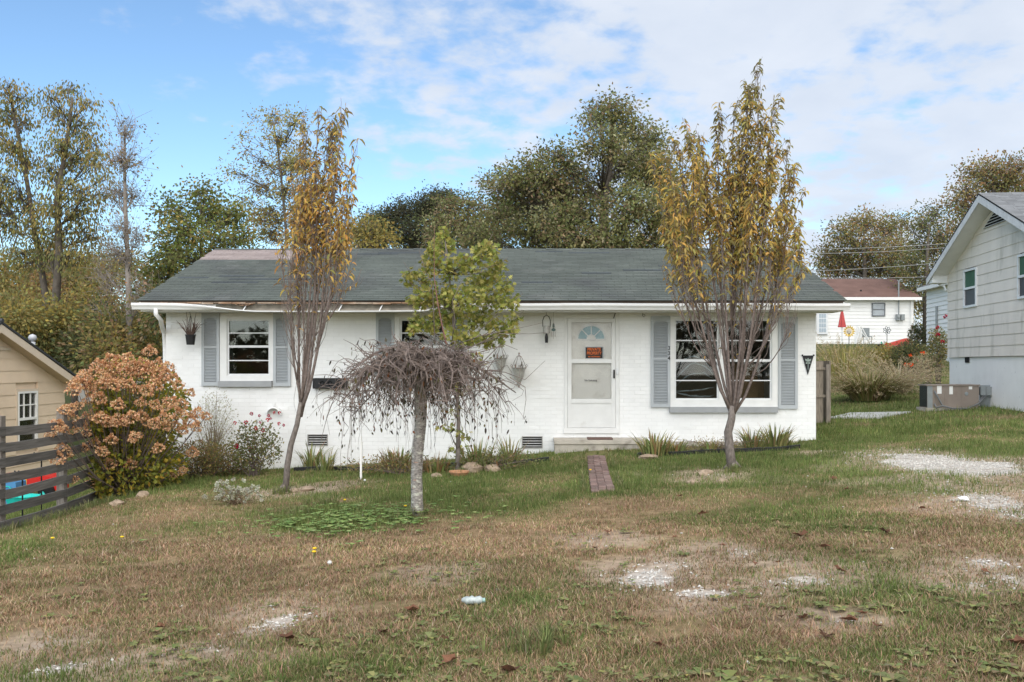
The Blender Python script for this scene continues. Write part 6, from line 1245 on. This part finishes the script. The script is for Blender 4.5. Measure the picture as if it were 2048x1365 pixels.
for k in range(14): a = k * 2 * math.pi / 14; d = np.array([math.cos(a), 0, math.sin(a)]); e = np.array([-d[2], 0, d[0]]); one('petal', lambda b: b.add([fc + d * .12, fc + d * .24 + e * .055 + (0, -.02, 0), fc + d * .36 + (0, -.05, 0), fc + d * .24 - e * .055 + (0, -.02, 0)], [(0, 1, 2, 3)]), mat('sunflower_yellow', (.62, .42, .08), .5, .2, 5), sf)
one('disc', lambda b: b.lathe([(0, -.06), (.10, -.05), (.14, 0)], fc, 14, axis='y'), mat('sunflower_disc', (.55, .50, .42), .6, .2, 9), sf)
sw = ground_px(1718); S_ = thing('swing_frame', 'white A-frame stand with a hanging pale cloth', 'swing frame', sw); tpx = np.array([sw[0], yD, yz(652)])
for (px, dy) in ((1741, -.3), (1741, .3), (1711, -.3), (1711, .3)): g0 = ground_px(px, yD + dy); one('leg', lambda b: b.tube([tpx + (0, dy, 0), g0], .03, 6), m_vinyl, S_)
one('cloth', lambda b: b.add([(tpx[0] - .25 + .1 * (i % 2) * .5 + .07 * i, yD - .02 - .05 * (i % 2), z) for i in range(6) for z in (yz(688), yz(658))], [(2 * i, 2 * i + 2, 2 * i + 3, 2 * i + 1) for i in range(5)]), m_vinyl, S_)
ch = ground_px(1733, 56); H_ = thing('garden_chair', 'grey garden chair against the white house wall', 'chair', ch)
one('seat', lambda b: b.box(ch[0] - .25, ch[0] + .25, 55.75, 56.2, ch[2] + .40, ch[2] + .44), m_acgrey, H_); one('backrest', lambda b: b.box(ch[0] - .25, ch[0] + .25, 56.2, 56.24, ch[2] + .42, ch[2] + .95), m_acgrey, H_)
for dx in (-.23, .23):
    for dy in (-.2, .2): one('leg', lambda b: b.tube([ch + (dx, dy, 0), ch + (dx, dy, .41)], .018, 5), m_acgrey, H_)
s0 = ground_px(1774); sc0 = np.array([s0[0], yD, yz(661)]); so_ = thing('wind_spinner', 'dark blue metal wind spinner on a stake', 'yard ornament', s0); one('stake', lambda b: b.tube([s0, sc0], .018, 5), m_blackm, so_)
for k in range(7): a = k * 2 * math.pi / 7; d = np.array([math.cos(a), 0, math.sin(a)]); one('loop', lambda b: b.tube([sc0 + (d * (.13 + .10 * math.cos(t)) + np.array([-d[2], 0, d[0]]) * .055 * math.sin(t)) for t in np.linspace(0, 2 * math.pi, 10)], .014, 4), mat('navy_metal', (.02, .05, .08), .4, .1), so_)
p0 = ground_px(1767, 50.4); pc = np.array([p0[0], 50.4, zc(690, 50.4)]); pw = thing('pinwheel', 'red, white and green pinwheel by the timber edging', 'yard ornament', p0); one('stick', lambda b: b.tube([p0, pc], .012, 4), m_alu, pw)
for k, cc in enumerate(((.6, .05, .04), (.7, .7, .7), (.05, .35, .25), (.6, .05, .04), (.7, .7, .7), (.05, .35, .25))): a = k * math.pi / 3; d = np.array([math.cos(a), 0, math.sin(a)]); e = np.array([-d[2], 0, d[0]]); one('vane', lambda b: b.add([pc, pc + d * .22 + (0, -.03, 0), pc + d * .17 + e * .13 + (0, -.06, 0)], tris=[(0, 1, 2)]), mat('vane_paint', cc, .5, 0), pw)
wbp = P(1797, 690, 47.); wbz = float(G(wbp[0], 47.)); wbz = min(wbz, zc(704, 47)); wbr = thing('wheelbarrow', 'red wheelbarrow tipped upside down on the bank', 'wheelbarrow', (wbp[0], 47., wbz))
def tray(b):
    # upside-down tray, tilted
    o = [(-.75, -.25, .0), (.75, -.25, .42), (.75, .45, .42), (-.75, .45, .0), (-.42, -.1, .38), (.40, -.1, .62), (.40, .3, .62), (-.42, .3, .38)]; c = np.array([wbp[0], 47., wbz + .05]); b.add([c + np.array(v) for v in o], [(0, 1, 5, 4), (1, 2, 6, 5), (2, 3, 7, 6), (3, 0, 4, 7), (4, 5, 6, 7)])
one('tray', tray, mat('faded_red_paint', (.50, .07, .045), .5, .15, 4), wbr, smooth=True)
one('handle', lambda b: (b.tube([np.array([wbp[0] - 1.0, 46.8, wbz + .12]), np.array([wbp[0] + .8, 46.8, wbz + .5])], .025, 6), b.tube([np.array([wbp[0] - 1.0, 47.4, wbz + .12]), np.array([wbp[0] + .8, 47.4, wbz + .5])], .025, 6)), m_woodp, wbr)
one('wheel', lambda b: b.lathe([(.1, -.04), (.19, -.05), (.2, 0), (.19, .05), (.1, .04)], (wbp[0] - .85, 47.1, wbz + .2), 14, axis='y'), m_black, wbr)
# ------------------------------------------------------------------ litter, fallen leaves, dandelions
bt = gp(944, 1211); bo = thing('crushed_bottle', 'crushed clear plastic bottle lying in the dry grass', 'bottle', bt)
one('body', lambda b: b.add(np.array([bt + ((i - 4) * .018, math.cos(a) * r * 1.3, .035 + math.sin(a) * r * 1.0 + .003 * math.sin(i * 2)) for i, r in enumerate((.012, .02, .03, .026, .031, .024, .03, .028, .02)) for a in np.arange(8) * math.pi / 4]), [(i * 8 + j, i * 8 + (j + 1) % 8, i * 8 + 8 + (j + 1) % 8, i * 8 + 8 + j) for i in range(8) for j in range(8)]), mat('cloudy_plastic', (.48, .53, .51), .2, .2, 40, spec=.6, trans=.2), bo, smooth=True)
one('cap', lambda b: b.tube([bt + (.072, 0, .035), bt + (.092, 0, .036)], .016, 8), mat('cap_green', (.30, .45, .40), .4, 0), bo)
pt_ = gp(1926, 1003); single('paper_scrap', lambda b: b.add(np.array([pt_ + (x, y, z) for x, y, z in ((-.05, -.03, .03), (.05, -.04, .02), (.06, .04, .05), (-.04, .05, .04), (0, 0, .055), (-.05, -.03, .02), (.05, -.04, .01), (.06, .04, .035))]), tris=[(0, 1, 4), (1, 2, 4), (2, 3, 4), (3, 0, 4), (5, 7, 6)]), m_vinyl, 'scrap of white paper on the lawn near the gravel', 'litter')
m_dl = mat('dead_leaf', (.13, .062, .035), .85, .25, 30, .4, 120, island=.45)
def dleaf(seed):
    rs = np.random.RandomState(seed); b = MB(); n = 10; v = [(0, 0, .02)]; 
    for i in range(n): a = 2 * math.pi * i / n; r = (1 if i % 2 else .55) * rs.uniform(.8, 1.1); v.append((r * math.cos(a), r * math.sin(a) * .75, .35 * abs(math.sin(a)) ** 1.5 * rs.uniform(.4, 1.4) + rs.uniform(0, .2)))
    b.add(np.array(v), tris=[(0, i + 1, (i + 1) % n + 1) for i in range(n)]); b.tube([(0, 0, .02), (-1.1, .1, .05)], .03, 4); return b.mesh('fallen_leaf', m_dl)
dls = [dleaf(s) for s in range(5)]
DL = [(1602, 1078, .12), (1405, 1033, .09), (1360, 997, .07), (1665, 962, .10), (1693, 983, .07), (1770, 1070, .08), (1845, 1022, .06), (1650, 1100, .08), (1680, 1148, .09), (1563, 1243, .06), (1605, 1245, .06), (1700, 1249, .08), (1650, 1282, .10), (1755, 1262, .07), (1315, 1298, .06), (825, 1229, .08), (765, 1273, .06), (900, 1332, .09), (1020, 1352, .10), (575, 1286, .10), (620, 1280, .05), (1217, 1070, .07), (1445, 1097, .05), (1350, 1080, .05), (1510, 1135, .06), (890, 1287, .05), (2040, 1297, .10), (1755, 1180, .05), (1970, 1150, .05), (1555, 1132, .05), (320, 1262, .05), (1552, 1180, .05), (1905, 1010, .05), (1725, 1235, .05), (1190, 1102, .05)]
rsl = np.random.RandomState(13)
for i, (px, py, r) in enumerate(DL):
    p = gp(px, py); o = bpy.data.objects.new('fallen_leaf', dls[i % 5]); COL.objects.link(o); o.location = p + (0, 0, .025); o.scale = (r * .8,) * 3; o.rotation_euler = (rsl.uniform(-.3, .3), rsl.uniform(-.3, .3), rsl.uniform(0, 6)); tag(o, 'curled dead brown leaf lying on the lawn', 'fallen leaf', 'dead leaves fallen on the lawn')
m_dy = mat('dandelion_yellow', (.75, .48, .02), .6, .1, 40); m_dw = mat('seed_fluff', (.6, .6, .57), .9, .1, 40)
for (px, py, white) in ((104, 1091, 0), (243, 1089, 0), (628, 1114, 0), (627, 1121, 0), (810, 1025, 0), (689, 1012, 0), (658, 1142, 1), (729, 970, 1), (1180, 950, 0)):
    p = gp(px, py); h = .07
    t = thing('seed_dandelion' if white else 'yellow_dandelion', 'white dandelion seed clock on the lawn' if white else 'yellow dandelion flower on a short stalk in the lawn', 'flower', p, 'dandelion clocks on the lawn' if white else 'yellow dandelions on the lawn')
    one('stalk', lambda b: b.tube([p, p + (.005, 0, h)], .003, 4), mat('stalk_green', (.12, .16, .05), .8, 0), t)
    one('flower_head', lambda b: b.lathe([(0, -.004), (.012, 0), (.021, .008), (.014, .016), (0, .018)] if not white else [(0, -.018), (.014, -.012), (.02, 0), (.014, .013), (0, .018)], p + (.005, 0, h), 10), m_dw if white else m_dy, t)
# ------------------------------------------------------------------ gravel and grass
def inside_house(X, Y): return (X > HL - .02) & (X < HR + .02) & (Y > WY - .04) & (Y < BY + .3)
def on_hard(X, Y):
    f = (Y - pb[1]) / ln_; xc = pb[0] + (pa[0] - pb[0]) * f; m_ = (abs(X - xc) < .165) & (Y > pb[1] - .1) & (Y < WY); m_ |= (X > wx(1108)) & (X < wx(1279)) & (Y > WY - .66) & (Y < WY); return m_
rg = np.random.RandomState(77); b = MB(); cnt = 0
ico = np.array([(0, 0, 1), (1, 0, 0), (0, 1, 0), (-1, 0, 0), (0, -1, 0), (0, 0, -1)], float); fc_ = np.array([(0, 1, 2), (0, 2, 3), (0, 3, 4), (0, 4, 1), (5, 2, 1), (5, 3, 2), (5, 4, 3), (5, 1, 4)])
pts = []
for (cx, cy, rx, ry, d) in _gv:
    n = int(min(6000, rx * ry * 3.6 * 2600 * d)); X = cx + rx * 1.7 * rg.uniform(-1, 1, n); Y = cy + ry * 1.9 * rg.uniform(-1, 1, n); k = rg.rand(n) < np.maximum(gravel_w(X, Y) * .95, .10 * d * dirt_w(X, Y)); pts.append(np.c_[X[k], Y[k]])
n = 700; Y = rg.uniform(4.6, 15, n); X = rg.uniform(-.5, .5, n) * 1.1 * Y + (.0); pts.append(np.c_[X, Y][rg.rand(n) < .2])
pts = np.concatenate(pts); n = len(pts); Z = G(pts[:, 0], pts[:, 1]); r = np.minimum(rg.gamma(2.5, .0034, n), .014)[:, None, None] + .003
v = ico[None] * (1 + .35 * rg.uniform(-1, 1, (n, 6, 1))) * np.array([1, .8, .62]) * r; a = rg.uniform(0, 6.28, n); ca, sa = np.cos(a)[:, None], np.sin(a)[:, None]
v = np.stack([v[..., 0] * ca - v[..., 1] * sa, v[..., 0] * sa + v[..., 1] * ca, v[..., 2]], -1) + np.c_[pts, Z + r[:, 0, 0] * .35][:, None]
b.add(v.reshape(-1, 3), tris=(np.arange(n)[:, None, None] * 6 + fc_[None]).reshape(-1, 3)); o = b.build('gravel', m_stone, kind='stuff'); o['label'] = 'pale crushed gravel showing through the lawn'; o['category'] = 'gravel'
def grass(n, y0, y1, seed, hmul=1., wmul=1., xr=None):
    rs = np.random.RandomState(seed); Y = y0 * (y1 / y0) ** rs.rand(n); X = ((rs.rand(n) - .5) * 1.22 * 2048 + 1024 - CX) / F * Y
    if xr: k = (X > xr[0]) & (X < xr[1]); X, Y = X[k], Y[k]
    gw_ = green_w(X, Y); vw_ = gravel_w(X, Y); tuft = fbm(X * 5 + 3, Y * 5, 3)
    bare = fbm(X * 2.1 + 33, Y * 2.1 + 8, 3); k = ~inside_house(X, Y) & ~on_hard(X, Y) & (rs.rand(len(X)) > np.maximum(vw_ * 1.1, .62 * dirt_w(X, Y))) & (rs.rand(len(X)) < .35 + 1.3 * tuft) & (rs.rand(len(X)) < np.where(gw_ < .45, 1.25 - 1.1 * ss(.5, .66, bare), 1)); k &= ~((X < LX + .1) & (Y > 17))
    X, Y, gw_, tuft = X[k], Y[k], gw_[k], tuft[k]; n = len(X); isg = rs.rand(n) < gw_ * .95
    cg = pick([((.145, .19, .055), 4), ((.195, .23, .075), 3), ((.11, .155, .042), 3), ((.30, .28, .12), .8)], n, rs, .25); cb_ = pick([((.40, .265, .165), 4), ((.46, .325, .205), 3), ((.30, .185, .115), 3.5), ((.53, .42, .28), .8), ((.22, .22, .085), 4)], n, rs, .25)
    col = np.where(isg[:, None], cg, cb_) * (.54 + .84 * fbm(X * .9 + 60, Y * .9 + 4, 4))[:, None]; lush = ss(.6, .95, gw_)
    h = (rs.gamma(5, .0044, n) * (1 + 1.1 * lush * isg) + .010) * hmul * (.6 + .9 * tuft); wv = (.0022 + .00048 * Y) * wmul * rs.uniform(.6, 1.3, n)
    a = rs.uniform(0, 6.28, n); o = np.c_[np.cos(a), np.sin(a), np.zeros(n)]; sdv = np.c_[-np.sin(a), np.cos(a), np.zeros(n)] ; p = np.c_[X, Y, G(X, Y) - .004]; ln2 = (rs.uniform(.2, 1.3, n) * np.where(isg, .7, 1.25))[:, None] * h[:, None]; up = np.array([0, 0, 1.])
    near = Y < 10
    b = MB()
    q = near; m_ = p[q] + o[q] * ln2[q] * .35 + up * h[q][:, None] * .6; e = p[q] + o[q] * ln2[q] + up * h[q][:, None] * .95; w_ = sdv[q] * wv[q][:, None] / 2
    v = np.stack([p[q] - w_, p[q] + w_, m_ + w_ * .8, m_ - w_ * .8, e], 1); i = np.arange(q.sum())[:, None] * 5; b.add(v.reshape(-1, 3), quads=i + np.array([0, 1, 2, 3]), tris=i + np.array([3, 2, 4]), col=np.repeat(col[q], 5, 0))
    q = ~near; e = p[q] + o[q] * ln2[q] * .7 + up * h[q][:, None]; w_ = sdv[q] * wv[q][:, None] / 2; v = np.stack([p[q] - w_, p[q] + w_, e], 1); i = np.arange(q.sum())[:, None] * 3; b.add(v.reshape(-1, 3), tris=i + np.array([0, 1, 2]), col=np.repeat(col[q], 3, 0))
    return b
b = grass(760000, 4.3, 20.5, 78); o = b.build('lawn_grass', m_grass, kind='stuff'); o['label'] = 'short patchy brown and green lawn grass'; o['category'] = 'grass'
b = grass(150000, 18.5, 45, 79, 1.5, 1.25, (5.5, 40)); o = b.build('side_lawn', m_grass, kind='stuff'); o['label'] = 'green lawn beyond the right corner of the house'; o['category'] = 'grass'
b = grass(40000, 14, 34, 80, 1.5, 1.25, (-40, -7.3)); o = b.build('neighbour_lawn', m_grass, kind='stuff'); o['label'] = 'grass of the tan house yard beyond the fence'; o['category'] = 'grass'
def edge_tufts():                                        # longer grass along fence, path, stoop and trunks
    rs = np.random.RandomState(91); c = []
    for k in range(240): t = rs.rand(); c.append((-6.72 + rs.normal(0, .22), 11 + 6 * t, .16))
    for k in range(60): t = rs.rand(); s = rs.choice((-1, 1)); c.append((pb[0] + (pa[0] - pb[0]) * t + s * .25, pb[1] + ln_ * t, .10))
    for k in range(170): c.append((rs.uniform(HL, HR), WY - .35 - abs(rs.normal(0, .5)), .09))
    for (px, py) in ((835, 1034), (570, 988), (1466, 945), (1110, 1280), (1075, 1300), (640, 1010), (600, 1030), (915, 950)):
        g = gp(px, py)
        for k in range(9): c.append((g[0] + rs.normal(0, .12), g[1] + rs.normal(0, .1), .13))
    b = MB()
    for (x, y, h) in c:
        n = 16; z = float(G(x, y)); a = rs.uniform(0, 6.28, n); o = np.c_[np.cos(a), np.sin(a), np.zeros(n)]; p = np.array([x, y, z - .005]) + o * rs.rand(n, 1) * .05; hh = h * rs.uniform(.5, 1.2, (n, 1)); ln = hh * rs.uniform(.1, .8, (n, 1)); w_ = np.c_[-o[:, 1], o[:, 0], o[:, 2]] * .004; up = np.array([0, 0, 1.])
        m_ = p + o * ln * .35 + up * hh * .62; e = p + o * ln + up * hh * .95; v = np.stack([p - w_, p + w_, m_ + w_ * .8, m_ - w_ * .8, e], 1); i = np.arange(n)[:, None] * 5
        b.add(v.reshape(-1, 3), quads=i + np.array([0, 1, 2, 3]), tris=i + np.array([3, 2, 4]), col=np.repeat(pick([((.14, .17, .06), 4), ((.20, .21, .085), 3), ((.30, .26, .15), 1)], n, rs), 5, 0))
    o = b.build('grass_tufts', m_grass, kind='stuff'); o['label'] = 'longer green grass tufts along the fence and beds'; o['category'] = 'grass'
edge_tufts()
def weeds():                                             # broad-leaved rosettes and the violet patch
    rs = np.random.RandomState(92); b = MB(); c = []
    for k in range(2700):
        px, py = rs.uniform(-60, 2110), rs.uniform(1040, 1400) if k % 3 else rs.uniform(1180, 1400); bias = float(fbm(px / 170., py / 60., 3))
        if bias < .42 or rs.rand() < .25 or (px < 520 and py < 1260 and rs.rand() < .75): continue
        p = gp(px, py); c.append((p[0], p[1], rs.gamma(4, .0062) + .008, rs.randint(5, 11)))
    e0 = gp(715, 1042)
    for k in range(430): c.append((e0[0] + rs.normal(0, .62), e0[1] + rs.normal(0, .55), rs.uniform(.03, .055), 4))
    for (x, y, L, n) in c:
        z = float(G(x, y)); a = rs.uniform(0, 6.28) + np.arange(n) * 6.28 / n + rs.normal(0, .3, n); o = np.c_[np.cos(a), np.sin(a), np.zeros(n)]; s = np.c_[-o[:, 1], o[:, 0], np.zeros(n)]; ll = L * rs.uniform(.7, 1.2, (n, 1)); wd = ll * (.30 if n > 4 else .55); p = np.array([x, y, z + (rs.uniform(.004, .022) if n > 4 else rs.uniform(.02, .06))]); up = np.array([0, 0, 1.])
        m1 = p + o * ll * .35 + up * ll * .25; m2 = p + o * ll * .7 + up * ll * .33; e = p + o * ll + up * ll * .22
        v = np.stack([np.broadcast_to(p, (n, 3)), m1 - s * wd * .7, m1 + s * wd * .7, m2 - s * wd, m2 + s * wd, e], 1); i = np.arange(n)[:, None] * 6
        b.add(v.reshape(-1, 3), quads=i + np.array([1, 2, 4, 3]), tris=np.concatenate([i + np.array([0, 2, 1]), i + np.array([3, 4, 5])]), col=np.repeat(pick([((.16, .185, .07), 4), ((.21, .225, .085), 3), ((.30, .28, .11), 1.5), ((.24, .19, .10), 1.5)] if n > 4 else [((.18, .26, .08), 4), ((.26, .33, .12), 3), ((.13, .19, .06), 2)], n, rs), 6, 0))
    o = b.build('lawn_weeds', m_grass, kind='stuff'); o['label'] = 'broad-leaved weeds and violets growing in the lawn'; o['category'] = 'weeds'
weeds()
